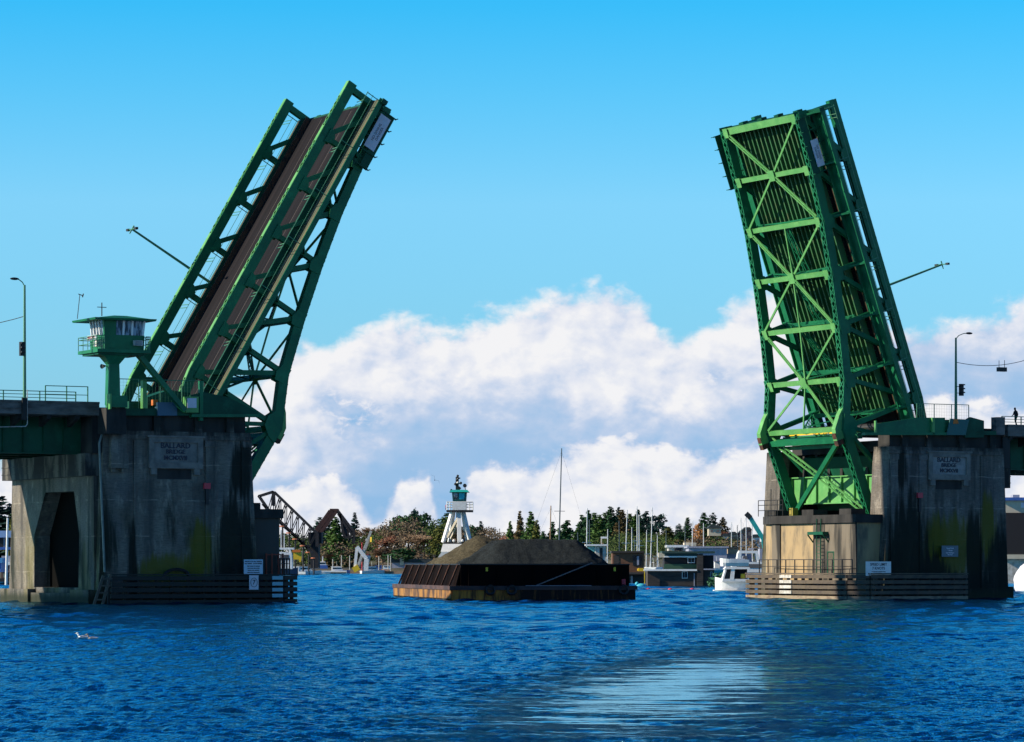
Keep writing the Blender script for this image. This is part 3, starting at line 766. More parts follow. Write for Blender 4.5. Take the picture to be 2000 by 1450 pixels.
    bx(m, xa, xa + .42, F - .32, F + .1, 11.45, 13.05); bx(m, xb - .42, xb, F - .32, F + .1, 11.45, 13.05)
    bx(m, xa - .15, xb + .15, F - .42, F + .1, 13.45, 13.58)
    for x in (xa + .2, xb - .75): bx(m, x, x + .5, F - .28, F + .1, 10.45, 10.95)
    fr_ = m.build('plaque_frame', mat('frame_stone', (.21, .19, .165), .85, 0, .4, 1.3, (.12, .11, .10)), P)
    m = MB(); bx(m, xa + .42, xb - .42, F - .14, F + .1, 11.45, 13.05)
    pl = m.build('plaque', mat('plaque_stone_' + ('a' if left else 'b'), (.20, .19, .175) if left else (.30, .29, .28), .85, 0, .35, 1.5), P)
    m = MB(); bx(m, xa + .8, xb - .9, F - .03, F + .06, 9.75, 10.9); m.build('recess_panel', CONC_D, P)
    off = OFF[pl.name]; um = (U(xa) + U(xb)) / 2
    for i, (sx, s_) in enumerate((('BALLARD', .62), ('BRIDGE', .50), ('MCMXVII', .50))):
        t_ = text(sx, s_, INK, depth=.03, bold=.008)
        frame_xz(t_, pl, um - off[0], F - .16 - off[1], 12.78 - i * .49 - off[2])
    # downpipe and red marker
    if left:
        m = MB(); a, b = un(199, 812, F - .25), un(204, 1118, F - .35)
        m.path([(a[0], F - .25, a[1]), (a[0], F - .25, 13.6), (a[0] - .25, F - .3, 12.9), (b[0], F - .4, b[1])], .09)
        m.build('downpipe', mat('galvanised_pipe', (.15, .19, .18), .5, 0, .4, 1.5), P)
    mx, mz = un(404, 950, F - .2) if left else un(1796, 968, F - .2)
    m = MB().box(mx - .28, mx + .28, F - .35, F - .1, mz - .22, mz + .25); mk = m.build('red_marker', REDP, P)
    m = MB().box(mx - .12, mx + .12, F - .3, F - .1, mz - 1.5, mz - .22); m.build('marker_bracket', STEELK, mk)
    # ledge towards the channel, with chamfered far corner, under the leaf
    m = MB(); c = 16.3
    poly = [(U(10.6), -3.0), (U(c), -3.0), (U(c), 10.8), (U(c - 1.2), 14.0), (U(10.6), 14.6)]
    m.prism(poly, 'z', -1.5, 7.0)
    def chansquare(poly, z0, z1, nm, mm):
        m2 = MB().prism(poly, 'z', z0, z1); return m2.build(nm, mm, P)
    LEDGE = mat('ledge_concrete_' + ('a' if left else 'b'), (.05, .047, .042) if left else (.36, .26, .135), .85, 0, .5, .6, (.02, .02, .018) if left else (.12, .10, .07), stretch=(1, 1, .35), bump=.3, lo=.45, hi=.7)  # left copy darkened to paint in shade, right copy in its sunlit tone
    STREAK = mat('streaked_ledge', (.16, .135, .10), .9, 0, .5, .9, (.022, .021, .018), stretch=(1, 1, .12), lo=.4, hi=.6)
    m.build('ledge', LEDGE, P)
    q = .35
    chansquare([(U(10.5), -3.3), (U(c + q), -3.3), (U(c + q), 11.0), (U(c - 1.1), 14.4), (U(10.5), 14.9)], 7.0, 7.75, 'ledge_coping', CONC_D)
    for v, v2 in ((-2.98, 4.0), (9.6, 10.95)): MB().box(*sorted((U(c - .4), U(c + .12))), v, v2, -1, 6.98).build('ledge_pilaster', STREAK, P)
    for v in (-1.0, 5.2, 11.6): bx(MB(), 14.0, 15.6, v, v + 1.9, 7.75, 8.3).build('bearing_pad', CONC_D, P)
    # ledge corner guard rail
    m = MB(); a = U(c + .2)
    for z in (8.3, 8.8, 9.25): m.path([(a, 13.2, z), (a, 9.0, z)], .035, 5)
    for v in (13.2, 12.1, 11.0, 9.9, 9.0): m.tube((a, v, 7.75), (a, v, 9.25), .04, n=5)
    m.tube((a, 11.0, 9.25), (a, 11.0, 10.3), .04, n=5)
    m.build('ledge_railing', STEELK, P)
    m = MB().box(*sorted((U(c - 1.2), U(c - .6))), 8.5, 9.1, 7.75, 8.5); m.build('control_cabinet', mat('olive_cabinet', (.25, .2, .02), .6), P)
    # plate girder wall behind the chords
    m = MB(); x = 12.2
    bx(m, x - .1, x, -1.3, 13.9, 9.0, 11.4)
    bx(m, x - .3, x + .25, -1.3, 13.9, 8.9, 9.0); bx(m, x - .3, x + .25, -1.3, 13.9, 11.4, 11.5)
    for i in range(8): v = -1.0 + i * 2.1; bx(m, x, x + .22, v, v + .12, 9.0, 11.4)
    m.build('plate_girder', GREEN_LIT, P)
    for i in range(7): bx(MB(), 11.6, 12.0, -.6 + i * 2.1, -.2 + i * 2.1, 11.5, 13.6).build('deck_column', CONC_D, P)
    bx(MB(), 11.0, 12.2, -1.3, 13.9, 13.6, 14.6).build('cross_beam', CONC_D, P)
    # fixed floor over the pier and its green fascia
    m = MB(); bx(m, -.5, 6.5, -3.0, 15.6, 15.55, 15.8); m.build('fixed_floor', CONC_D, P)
    return P, U, F
pier_L, U_L, FV = pier('large concrete pier below the green control tower, yellow moss near the fender', True)
pier_R, U_R, _ = pier('large dark mossy concrete pier under the steeper raised leaf', False)

# extra on the right ledge: access ladder cage, door
def ledge_bits():
    u = 34.0
    def vx(px):      # v on the ledge face for a photo column
        best = min(range(-400, 1600), key=lambda i: abs(pxv(u, i / 100) - px)); return best / 100
    def pxv(u, v):
        p = W(u, v); return 1000 + FP * p.x / p.y
    zz = lambda py, v: CH + (HY - py) / FP * W(u, v).y
    v1 = vx(1607); v2 = vx(1590); v3 = vx(1620)
    o = bthing('access_ladder', 'small green platform and ladder on the sunlit ledge wall', 'ladder', u - .1, v1, 1)
    MB().box(u - .75, u, v3, v2, zz(1045, v1), zz(1039, v1)).build('platform', GREEND, o)
    m = MB().bar((u - .7, v2, zz(1045, v1)), (u, v2, zz(1062, v1)), .1, .1).bar((u - .7, v3, zz(1045, v1)), (u, v3, zz(1062, v1)), .1, .1); m.build('bracket', GREEND, o)
    m = MB()
    for v in (v1 - .35, v1 + .35): m.tube((u - .45, v, 2.4), (u - .45, v, zz(1039, v1) + 1.2), .05, n=5)
    z = 2.6
    while z < zz(1040, v1): m.tube((u - .45, v1 - .35, z), (u - .45, v1 + .35, z), .03, n=4); z += .32
    m.build('rungs', GREEND, o)
    v = vx(1625)
    d = bthing('steel_door', 'pale green steel door at the foot of the ledge wall', 'door', u - .1, v, 2.3)
    MB().box(u - .12, u, v - .45, v + .45, 2.2, 4.3).build('door_leaf', mat('faded_green_door', (.11, .2, .1), .7), d)
    MB().box(u - .16, u, v - .55, v - .45, 2.2, 4.4).box(u - .16, u, v + .45, v + .55, 2.2, 4.4).box(u - .16, u, v - .45, v + .45, 4.3, 4.4).build('frame', GREEND, d)
ledge_bits()

# ------------------------------------------------------------------ timber fenders
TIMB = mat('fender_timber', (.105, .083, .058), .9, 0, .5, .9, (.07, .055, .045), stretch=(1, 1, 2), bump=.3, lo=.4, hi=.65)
TIMBD = mat('shaded_black_timber', (.018, .017, .014), .8, 0, .5, 1.0, (.05, .045, .03), stretch=(1, 1, 2), lo=.6, hi=.8)  # timber darkened so the left fender's shade is in its colour
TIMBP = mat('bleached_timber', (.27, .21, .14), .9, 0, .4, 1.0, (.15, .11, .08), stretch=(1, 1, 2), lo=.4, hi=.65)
def fender(label, path, mt, mt_low, rows, z_top, stripe, rowh):
    o = bthing('timber_fender', label, 'fender', path[0][0], path[0][1], 0, 'timber fenders round the piers')
    pts = [Vector((a, b, 0)) for a, b in path]
    for r in range(rows):
        z = z_top - .1 - r * rowh
        m = MB()
        for a, b in zip(pts[:-1], pts[1:]):
            d = (b - a).normalized()
            L_ = (b - a).length; k = max(1, int(L_ / 4.2))
            for i in range(k):
                p, q = a + d * (L_ * i / k + .01), a + d * (L_ * (i + 1) / k - .01)
                j = random.uniform(-.02, .02)
                m.bar(p + Vector((0, 0, z - .15 + j)), q + Vector((0, 0, z - .15 + j * .5)), .34, rowh * .68)
        m.build('waler', mt_low if r == rows - 1 else mt, o)
    m = MB()
    for a, b in zip(pts[:-1], pts[1:]):
        d = (b - a).normalized(); L_ = (b - a).length; k = max(1, int(L_ / 1.25)); nrm = Vector((-d.y, d.x, 0))
        nrm = nrm if nrm.dot(Vector((o_in[0], o_in[1], 0)) - a) > 0 else -nrm
        for i in range(k + 1):
            p = a + d * (L_ * i / k) + nrm * .34
            m.tube(p + Vector((0, 0, -2)), p + Vector((0, 0, z_top - .12 + random.uniform(-.1, .05))), .17, n=8)
    m.build('pile_row', TIMBD, o)
    m = MB()
    for a, b in zip(pts[:-1], pts[1:]):
        d = (b - a).normalized(); nrm = Vector((-d.y, d.x, 0)); nrm = nrm if nrm.dot(Vector((o_in[0], o_in[1], 0)) - a) > 0 else -nrm
        m.bar(a + nrm * .25 + Vector((0, 0, z_top + .02)), b + nrm * .25 + Vector((0, 0, z_top + .02)), .95, .1)
    m.build('cap_timber', mt, o)
    if stripe:
        a, b = stripe; a = Vector((*a, 0)); b = Vector((*b, 0)); d = (b - a).normalized(); nrm = Vector((-d.y, d.x, 0)); nrm = -nrm if nrm.dot(Vector((o_in[0], o_in[1], 0)) - a) > 0 else nrm
        for r in range(rows - 1):
            z = z_top - .25 - r * rowh
            MB().bar(a + nrm * .19 + Vector((0, 0, z)), b + nrm * .19 + Vector((0, 0, z)), .05, rowh * .6).build('white_mark', WHITED if mt is TIMB else mat('shaded_white_paint', (.20, .42, .50), .6), o)  # left fender's white marks tinted blue to paint in shade
    return o
o_in = (U_L(8), 5)
fen_L = fender('black timber fender with rows of shaded planks at the foot of the left pier', [(-39.6, -6.0), (-24.6, -6.0), (-22.6, -4.2), (-21.8, 0.5), (-21.8, 14.5)], TIMBD, TIMBD, 5, 2.35, ((-25.6, -6.0), (-24.65, -6.0)), .48)
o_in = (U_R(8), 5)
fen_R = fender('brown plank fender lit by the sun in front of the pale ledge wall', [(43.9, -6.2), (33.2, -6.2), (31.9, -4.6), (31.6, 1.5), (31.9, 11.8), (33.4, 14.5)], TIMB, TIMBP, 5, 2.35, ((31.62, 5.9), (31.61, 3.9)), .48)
# leaning ladder timbers at the landward end of the left fender
m = MB(); u0 = un(181, 1178, -6.3)[0]
m.bar((u0, -6.3, -.3), (u0 + .9, -6.3, 2.3), .16, .2).bar((u0 + .75, -6.3, -.3), (u0 + 1.5, -6.3, 2.4), .16, .2)
for i in range(4): m.bar((u0 + .35 + i * .2, -6.35, .4 + i * .55), (u0 + 1.05 + i * .2, -6.35, .4 + i * .55), .1, .12)
tag(m.build('timber_ladder', TIMB), 'weathered timber ladder leaning at the landward end of the black fender', 'ladder')
bpy.data.objects['timber_ladder'].location = W(0, 0, 0); bpy.data.objects['timber_ladder'].rotation_euler = (0, 0, AL)
# rubber tyre arch against the left pier wall
m = MB(); uc, zc = un(345, 1122, -4.6)
for i in range(16):
    a, b = math.pi * i / 16, math.pi * (i + 1) / 16
    m.tube((uc + 1.1 * math.cos(a), -4.6, zc - .2 + .6 * math.sin(a)), (uc + 1.1 * math.cos(b), -4.6, zc - .2 + .6 * math.sin(b)), .13, n=6)
o = m.build('rubber_hoop', STEELK); tag(o, 'black rubber hoop resting against the moss-stained wall behind the black fender', 'hoop'); o.location = W(0, 0, 0); o.rotation_euler = (0, 0, AL)

# railing posts and rust frame on the channel corner of the left fender
def guard(name, label, pts, z0, h, mt, nr=3, sp=1.2, grp=None, cat='railing'):
    o = bthing(name, label, cat, pts[0][0], pts[0][1], z0, grp)
    m = MB(); P_ = [Vector((a, b, 0)) for a, b in pts]
    for a, b in zip(P_[:-1], P_[1:]):
        for r in range(nr):
            z = z0 + h * (r + 1) / nr
            m.tube(a + Vector((0, 0, z)), b + Vector((0, 0, z)), .035 if r == nr - 1 else .028, n=5)
    m.build('rail_bars', mt, o)
    for a, b in zip(P_[:-1], P_[1:]):
        k = max(1, round((b - a).length / sp))
        for i in range(k + 1):
            if i == 0 and a is not P_[0]: continue
            p = a + (b - a) * (i / k)
            MB().box(p.x - .04, p.x + .04, p.y - .04, p.y + .04, z0, z0 + h + .02).build('post', mt, o)
    return o
guard('fender_railing', 'dark railing on the channel end of the black fender', [(-24.6, -5.6), (-23.0, -3.9), (-22.3, .5), (-22.3, 9.0)], 2.4, 1.3, STEELK, 3, .8)
guard('fender_railing', 'dark railing on top of the brown plank fender', [(32.5, -4.4), (32.2, 1.5), (32.5, 11.0)], 2.4, 1.25, STEELK, 2, 1.6)
m = MB(); u0 = un(520, 1105, -3.5)[0]
for du in (0, .5, 1.1, 1.5): m.bar((u0 + du, -3.5, 2.4), (u0 + du, -3.5, 4.1), .12, .12)
m.bar((u0, -3.5, 4.0), (u0 + 1.5, -3.5, 4.0), .1, .1)
o = m.build('rusty_frame', mat('rust_red', (.22, .05, .03), .9)); tag(o, 'rust red steel frame standing on the channel end of the black fender', 'frame'); o.location = W(0, 0, 0); o.rotation_euler = (0, 0, AL)

# ------------------------------------------------------------------ signs on the fenders
def board(label, u0, u1, v, z0, z1, lines, mt=SIGNW, posts=True, ring=False, bcol=INK):
    o = bthing('notice_sign', label, 'sign', (u0 + u1) / 2, v, z0)
    b = MB().box(u0, u1, v - .05, v, z0, z1).build('board', mt, o)
    if posts:
        for u in (u0 + .2, u1 - .2): MB().box(u - .06, u + .06, v, v + .12, z0 - .2 if z0 > 2.5 else z0 - .05, z1 - .05).build('post', DARKWOOD, o)
    off = OFF[b.name]
    for s_, size, z in lines:
        frame_xz(text(s_, size, bcol, depth=.006, bold=.006), b, 0, v - .058 - off[1], z - off[2])
    return o, b
u0, z1 = un(478, 1093, -6.1); u1, z0 = un(515, 1122, -6.1)
board('pale blue notice sign with fine lines on the channel end of the black fender', u0, u1, -5.9, z0, z1,
      [('NOTICE TO ALL VESSELS', .135, z1 - .17), ('NO WAKE   SLOW SPEED', .135, z1 - .34), ('KEEP CLEAR OF FENDERS', .10, z1 - .55), ('AND DRAW SPAN PIERS', .10, z1 - .72), ('SIGNAL FOR OPENING', .10, z1 - .89), ('ONE LONG ONE SHORT', .10, z1 - 1.06)],
      mat('shaded_board', (.42, .55, .66), .5))
u0, z1 = un(487, 1124, -6.3); u1, z0 = un(505, 1152, -6.3)
sg, b = board('small white sign with a ringed 7 below the pale blue notice', u0, u1, -6.25, z0, z1, [('7', .55, (z0 + z1) / 2)], posts=False)
m = MB(); off = OFF[b.name]; cu_ = (u0 + u1) / 2; cz = (z0 + z1) / 2
for i in range(24):
    a, c_ = 2 * math.pi * i / 24, 2 * math.pi * (i + 1) / 24
    m.bar((cu_ + .29 * math.cos(a), -6.31, cz + .36 * math.sin(a)), (cu_ + .29 * math.cos(c_), -6.31, cz + .36 * math.sin(c_)), .03, .03, up=(0, 1, 0))
m.build('ring', INK, b)
u0, z1 = un(1692, 1097, -6.3); u1, z0 = un(1741, 1125, -6.3)
board('white SPEED LIMIT 7 KNOTS sign standing on the brown plank fender', u0, u1, -6.2, z0, z1, [('SPEED LIMIT', .34, z1 - .27), ('7 KNOTS', .34, z1 - .62), ('THIS BRIDGE IS EQUIPPED WITH', .105, z1 - .93), ('VIDEO CAMERA', .105, z1 - 1.08)], mt=WHITE)
u0, z1 = un(1837, 1066, -4.2); u1, z0 = un(1869, 1088, -4.2)
board('small blue-grey sign fixed to the moss-stained wall of the far pier', u0, u1, -4.35, z0, z1, [('Speed Limit', .17, z1 - .24), ('7 Knots', .17, z1 - .45), ('Lake Washington', .13, z1 - .66), ('Ship Canal', .13, z1 - .83)], mt=mat('slate_board', (.10, .14, .18), .5), posts=False, bcol=SIGNW)

# ------------------------------------------------------------------ approach spans
def approach(label, left):
    U = U_L if left else U_R
    x0, x1 = (-78.0, -39.75) if left else (50.2, 92.0)
    o = bthing('approach_span', label, 'bridge span', (x0 + x1) / 2, 6.3, 12, 'approach spans')
    m = MB().box(x0, x1, -3.2, 15.8, 15.05, 15.35); m.build('deck_slab', CONC_P, o)
    for v0, v1 in ((-4.0, -3.2), (15.8, 16.6)):
        m = MB().box(x0, x1, v0, v1, 15.1, 16.15)
        m.box(x0, x1, v0 - .08, v1 + .05, 16.02, 16.18).box(x0, x1, v0 - .06, v0, 15.5, 15.58)
        m.build('parapet', CONC_P, o)
    k = x0 + .3
    while k < x1:
        MB().prism([(-3.9, 15.08), (-1.9, 15.08), (-1.9, 14.2), (-3.7, 14.75)], 'x', k, k + .35).build('cantilever_bracket', CONC_D, o)
        k += 2.4
    for v in (-1.2, 4, 9, 13.8):
        m = MB().box(x0, x1, v - .03, v + .03, 12.15, 15.0)
        m.box(x0, x1, v - .28, v + .28, 12.05, 12.15)
        k = x0 + .5
        while k < x1: m.box(k, k + .05, v - .22, v + .22, 12.15, 15.0); k += 1.7
        m.build('girder', GREEND, o)
    return o
approach('fixed span with green girder running off beside the control tower', True)
approach('fixed span with green girder running off behind the mossy pier', False)
guard('bridge_railing', 'green railing along the span beside the control tower', [(-78, -3.3), (-41.5, -3.3)], 16.18, .78, RAIL, 3, 3.0)
guard('bridge_railing', 'green railing along the span behind the mossy pier', [(50.0, -3.3), (92, -3.3)], 16.18, .78, RAIL, 3, 2.2)
guard('bridge_railing', 'short green railing at the end of the span beside the control tower', [(-43.8, -2.6), (-40.2, -2.6)], 16.1, 1.35, RAIL, 2, 1.8)

def meshfence(label, u0, u1, v, z0, z1, n=3):
    o = bthing('mesh_fence', label, 'fence', (u0 + u1) / 2, v, z0)
    m = MB()
    for z in (z0 + .1, z1): m.tube((u0, v, z), (u1, v, z), .035, n=5)
    for i in range(n + 1): u = u0 + (u1 - u0) * i / n; m.tube((u, v, z0), (u, v, z1), .045, n=5)
    m.build('frame', RAIL, o)
    m = MB(); s = .28; k = u0
    while k < u1: m.box(k, k + .008, v - .004, v + .004, z0 + .1, z1); k += s
    z = z0 + .2
    while z < z1: m.box(u0, u1, v - .004, v + .004, z, z + .008); z += s
    m.build('wire_mesh', RAIL, o)
    return o
a, b = un(265, 741, -3.6); c, _ = un(398, 741, -3.6)
meshfence('green wire fence on the pier between control tower and leaf', a - 1.6, c, -3.5, 15.4, b, 4)
a, b = un(1808, 789, -3.0); c, _ = un(1892, 789, -3.0)
meshfence('wire fence on the deck behind the steeper leaf', a - 1.0, c, -3.0, 15.9, b, 3)

# ------------------------------------------------------------------ green steelwork fixed on the piers
def px_prism(m, pts, v0, v1):
    q = [un(x, y, v0) for x, y in pts]; m.prism(q, 'y', v0, v1); return m
def steel(label, parts, u, z):
    o = bthing('deck_steelwork', label, 'bridge girder', u, -3.6, z)
    for nm, mt, pts, v0, v1 in parts: px_prism(MB(), pts, v0, v1).build(nm, mt, o)
    return o
fv = -4.1
steel('green deck plates and girder on top of the pier beside the control tower', [
    ('gusset_girder', GREEND, [(372, 812), (372, 772), (398, 766), (445, 776), (472, 789), (505, 806), (505, 812)], fv, fv + .25),
    ('flange', GREEN, [(375, 815), (506, 815), (506, 809), (375, 809)], fv - .25, fv + .3),
    ('end_post', GREEN, [(390, 822), (397, 822), (397, 744), (390, 744)], fv - .1, fv + .2),
    ('post', GREEN_LIT, [(279, 798), (287, 798), (287, 743), (279, 743)], fv - .2, fv + .3),
    ('floor_girder', GREEND, [(228, 812), (390, 812), (390, 798), (228, 798)], fv + .1, fv + .4),
    ('equipment_panel', BLUEP and mat('blue_grey_panel', (.03, .10, .16), .5), [(308, 812), (346, 812), (346, 786), (308, 786)], fv - .1, fv + .5),
    ('cabinet', GREEN_LIT, [(363, 806), (388, 806), (388, 775), (363, 775)], fv - .3, fv + .3),
    ('cabinet_window', SIGNW, [(366, 797), (384, 797), (384, 778), (366, 778)], fv - .36, fv - .3),
    ('machinery_cover', GREEND, [(288, 800), (372, 800), (372, 768), (330, 762), (288, 776)], fv + 1.2, fv + 3.2),
    ('orange_drum', ORG, [(299, 792), (308, 792), (308, 781), (299, 781)], fv + .3, fv + .7),
    ('bench_box', GREEND, [(252, 800), (280, 800), (280, 784), (252, 784)], fv + .6, fv + 1.4),
], -31, 15)
steel('green girder on top of the mossy pier beside the foot of the steeper leaf', [
    ('girder', GREEN, [(1712, 846), (1712, 828), (1790, 816), (1846, 816), (1846, 846)], fv, fv + .2),
    ('flange', GREEN, [(1690, 850), (1885, 850), (1885, 845), (1690, 845)], fv - .25, fv + .3),
    ('stiffener', GREEN_LIT, [(1821, 850), (1826, 850), (1826, 816), (1821, 816)], fv - .25, fv),
    ('stiffener', GREEN_LIT, [(1710, 850), (1713, 850), (1713, 822), (1710, 822)], fv - .22, fv),
    ('side_panel', GREEN, [(1846, 842), (1885, 842), (1885, 820), (1846, 820)], fv + .1, fv + .3),
    ('lower_plate', GREEND, [(1885, 855), (1922, 855), (1922, 822), (1896, 815), (1885, 822)], fv, fv + .3),
    ('tarp_panel', mat('teal_tarp', (.03, .12, .11), .7), [(1849, 850), (1886, 850), (1893, 820), (1856, 818)], fv - .3, fv - .2),
    ('orange_patch', ORG, [(1862, 828), (1872, 828), (1871, 819), (1863, 819)], fv - .34, fv - .3),
    ('post', CONC_P, [(1946, 850), (1963, 850), (1963, 815), (1946, 815)], fv, fv + .8),
    ('sidewalk_edge', GREEND, [(1905, 850), (1946, 850), (1946, 842), (1905, 842)], fv, fv + .3),
], 44, 15)
# sloping transverse platform between the knees of the steeper leaf: the fixed floor edge with yellow bars
o = bthing('walkway_platform', 'dark floor edge with yellow bars between the knees of the steeper leaf', 'platform', 37.0, 6.3, 15)
MB().box(36.6, 40.5, -.2, 12.8, 15.1, 15.35).build('platform_floor', GREEND, o)
for i in range(3): MB().box(36.2 + i * .5, 36.35 + i * .5, .4, 12.2, 15.36 + i * .12, 15.46 + i * .12).build('yellow_bar', YEL, o)
MB().box(36.3, 36.5, -.2, 12.8, 14.75, 15.3).build('edge_beam', GREEN, o)

# ------------------------------------------------------------------ control tower
T = bthing('control_tower', 'green control tower with wide roof standing on the landward corner of the pier', 'control tower', -38.6, -5.0, 15)
ux = lambda px, py=700, v=-6.0: un(px, py, v)[0]
zx = lambda py, px=240, v=-6.0: un(px, py, v)[1]
cu0, cu1 = ux(203), ux(280)
v0, v1 = -6.1, -3.1
zf, zs, zt = zx(683), zx(655), zx(627)
m = MB()       # cabin with walls leaning out towards the roof
k = .22
m.hexa([(cu0, v0, zf), (cu1, v0, zf), (cu1, v1, zf), (cu0, v1, zf)], [(cu0 - k * .2, v0 - .05, zs), (cu1 + .05, v0 - .05, zs), (cu1 + .05, v1 + .05, zs), (cu0 - k * .2, v1 + .05, zs)])
cab = m.build('cabin', GREEN, T)
m = MB().hexa([(cu0 + .05, v0 + .1, zs), (cu1 - .1, v0 + .1, zs), (cu1 - .1, v1 - .1, zs), (cu0 + .05, v1 - .1, zs)], [(cu0 - .1, v0 - .02, zt), (cu1 + .15, v0 - .02, zt), (cu1 + .15, v1, zt), (cu0 - .1, v1, zt)])
m.build('glazing', GLASSW, T)
m = MB()       # solid corner panel and mullions
def mull(u_b, u_t, v_b, v_t, w_=.09): m.hexa([(u_b - w_ / 2, v_b - .05, zs), (u_b + w_ / 2, v_b - .05, zs), (u_b + w_ / 2, v_b + .1, zs), (u_b - w_ / 2, v_b + .1, zs)], [(u_t - w_ / 2, v_t - .05, zt), (u_t + w_ / 2, v_t - .05, zt), (u_t + w_ / 2, v_t + .1, zt), (u_t - w_ / 2, v_t + .1, zt)])
for px in (240, 257, 278): mull(ux(px), ux(px) + (.1 if px == 278 else 0), v0 + .02, v0 - .1, .16)
m.build('window_frame', WHITE, T)
m = MB().hexa([(cu0, v0 - .03, zs), (ux(225), v0 - .03, zs), (ux(225), v0 + .3, zs), (cu0, v0 + .3, zs)], [(cu0 - .1, v0 - .12, zt), (ux(225), v0 - .12, zt), (ux(225), v0 + .2, zt), (cu0 - .1, v0 + .2, zt)])
m.build('corner_panel', GREEN, T)
m = MB()
for v in (v0 + .9, v0 + 1.5, v0 + 2.1, v0 + 2.7): m.hexa([(cu0 - .06, v - .05, zs), (cu0 + .05, v - .05, zs), (cu0 + .05, v + .05, zs), (cu0 - .06, v + .05, zs)], [(cu0 - .18, v - .05, zt), (cu0, v - .05, zt), (cu0, v + .05, zt), (cu0 - .18, v + .05, zt)])
m.build('window_frame', WHITE, T)
m = MB(); r0, r1, rv0, rv1 = ux(189) + .45, ux(297), v0 - .75, v1 + 1.2
m.hexa([(r0 - .9, rv0, zt), (r1, rv0, zt), (r1, rv1, zt), (r0 - .9, rv1, zt)], [(r0 - .95, rv0 - .03, zt + .16), (r1 + .05, rv0 - .03, zt + .16), (r1 + .05, rv1 + .03, zt + .16), (r0 - .95, rv1 + .03, zt + .16)])
m.hexa([(r0 - .7, rv0 + .2, zt + .16), (r1 - .2, rv0 + .2, zt + .16), (r1 - .2, rv1 - .2, zt + .16), (r0 - .7, rv1 - .2, zt + .16)], [(r0 + 1.4, rv0 + 1.8, zt + .48), (r1 - 1.8, rv0 + 1.8, zt + .48), (r1 - 1.8, rv1 - 1.8, zt + .48), (r0 + 1.4, rv1 - 1.8, zt + .48)])
roof = m.build('roof', GREEN, T)
MB().tube((ux(208), -5, zt + .4), (ux(208), -5, zx(591)), .045, n=5).tube((ux(199), -5, zx(600)), (ux(217), -5, zx(600)), .03, n=5).build('aerial', STEELK, roof)
m = MB().tube((ux(160), -5, zt + .1), (ux(165), -5, zx(577)), .03, n=5).tube((ux(162), -5, zx(576)), (ux(171), -5, zx(579)), .035, n=5).tube((ux(170), -5, zx(582)), (ux(172), -5, zx(575)), .05, n=5); m.build('wind_gauge', STEELK, roof)
ubb = un(153, 700, v1 + .8)[0]
m = MB().box(ubb, ux(291), v0 - .35, v1 + .9, zf - .28, zf - .02); m.build('balcony', GREEN, T)
m = MB().box(ux(190), ux(280), v0 - .1, v1 + .3, zf - .45, zf - .28); m.build('floor_frame', GREEND, T)
m = MB(); ub0 = ubb
for (a, b) in (((ub0, v0 - .3), (ub0, v1 + .8)), ((ub0, v0 - .3), (cu0 - .1, v0 - .3)), ((ux(281), v0 - .3), (ux(290), v0 - .3)), ((ux(290), v0 - .3), (ux(290), v1 + .8)), ((ub0, v1 + .8), (ux(290), v1 + .8))):
    for z in (zf + .45, zf + .85, zf + 1.05): m.tube((*a, z), (*b, z), .03, n=5)
    n_ = 4
    for i in range(n_ + 1): p = [a[j] + (b[j] - a[j]) * i / n_ for j in (0, 1)]; m.tube((*p, zf), (*p, zf + 1.05), .03, n=5)
m.build('balcony_railing', RAIL, T)
nb = MB().box(cu0 - .62, cu0 - .56, v0 + .2, v0 + 2.2, zf + .75, zf + 1.12).build('name_board', SIGNW, T)
t_ = text('BALLARD', .34, REDP, depth=.005); t_.parent = nb; off = OFF[nb.name]
t_.location = (cu0 - .63 - off[0], v0 + 1.2 - off[1], zf + .93 - off[2]); t_.rotation_euler = (R(90), 0, R(-90))
MB().box(cu0 - .55, cu0 - .05, v0 + .3, v0 + .9, zf + .2, zf + .65).build('air_conditioner', WHITED, T)
ac = MB().box(ux(258), ux(275), v0 - .35, v0 - .04, zx(675), zx(665)).build('air_conditioner', WHITED, T)
m = MB()
for i in range(4): m.box(ux(260), ux(273), v0 - .37, v0 - .35, zx(674) + .09 * i, zx(674) + .09 * i + .04)
m.build('grille', INK, ac)
c0, c1, cv0, cv1 = ux(216, 720), ux(235, 720), -5.8, -5.0
m = MB().hexa([(c0 - .1, cv0, 15.9), (c1 + .1, cv0, 15.9), (c1 + .1, cv1, 15.9), (c0 - .1, cv1, 15.9)], [(c0, cv0, zx(708)), (c1, cv0, zx(708)), (c1, cv1, zx(708)), (c0, cv1, zx(708))])
m.build('column', GREEN, T)
m = MB(); zA, zB, zC = zx(712), zx(698), zx(690)
m.hexa([(c0, cv0, zA), (c1, cv0, zA), (c1, cv1, zA), (c0, cv1, zA)], [(c0 - .45, cv0 - .2, zB), (c1 + .45, cv0 - .2, zB), (c1 + .45, cv1 + .2, zB), (c0 - .45, cv1 + .2, zB)])
m.hexa([(c0 - .45, cv0 - .2, zB), (c1 + .45, cv0 - .2, zB), (c1 + .45, cv1 + .2, zB), (c0 - .45, cv1 + .2, zB)], [(c0 - 1.3, cv0 - .3, zC), (c1 + 1.25, cv0 - .3, zC), (c1 + 1.25, cv1 + .6, zC), (c0 - 1.3, cv1 + .6, zC)])
m.build('capital', GREEN, T)
MB().box(ux(215, 790), ux(248, 790), -6.1, -5.0, zx(796), zx(773)).build('plinth', GREEN, T)
m = MB().box(ux(213, 790), ux(216, 790), -6.2, -5.5, zx(800), zx(770)); m.build('plinth_lit_side', GREEN_LIT, T)  # paler slab paints the sunlit side of the plinth
MB().box(ux(212), ux(250), -5.6, -3.5, 13.6, zx(797)).build('support_shelf', CONC_D, T)
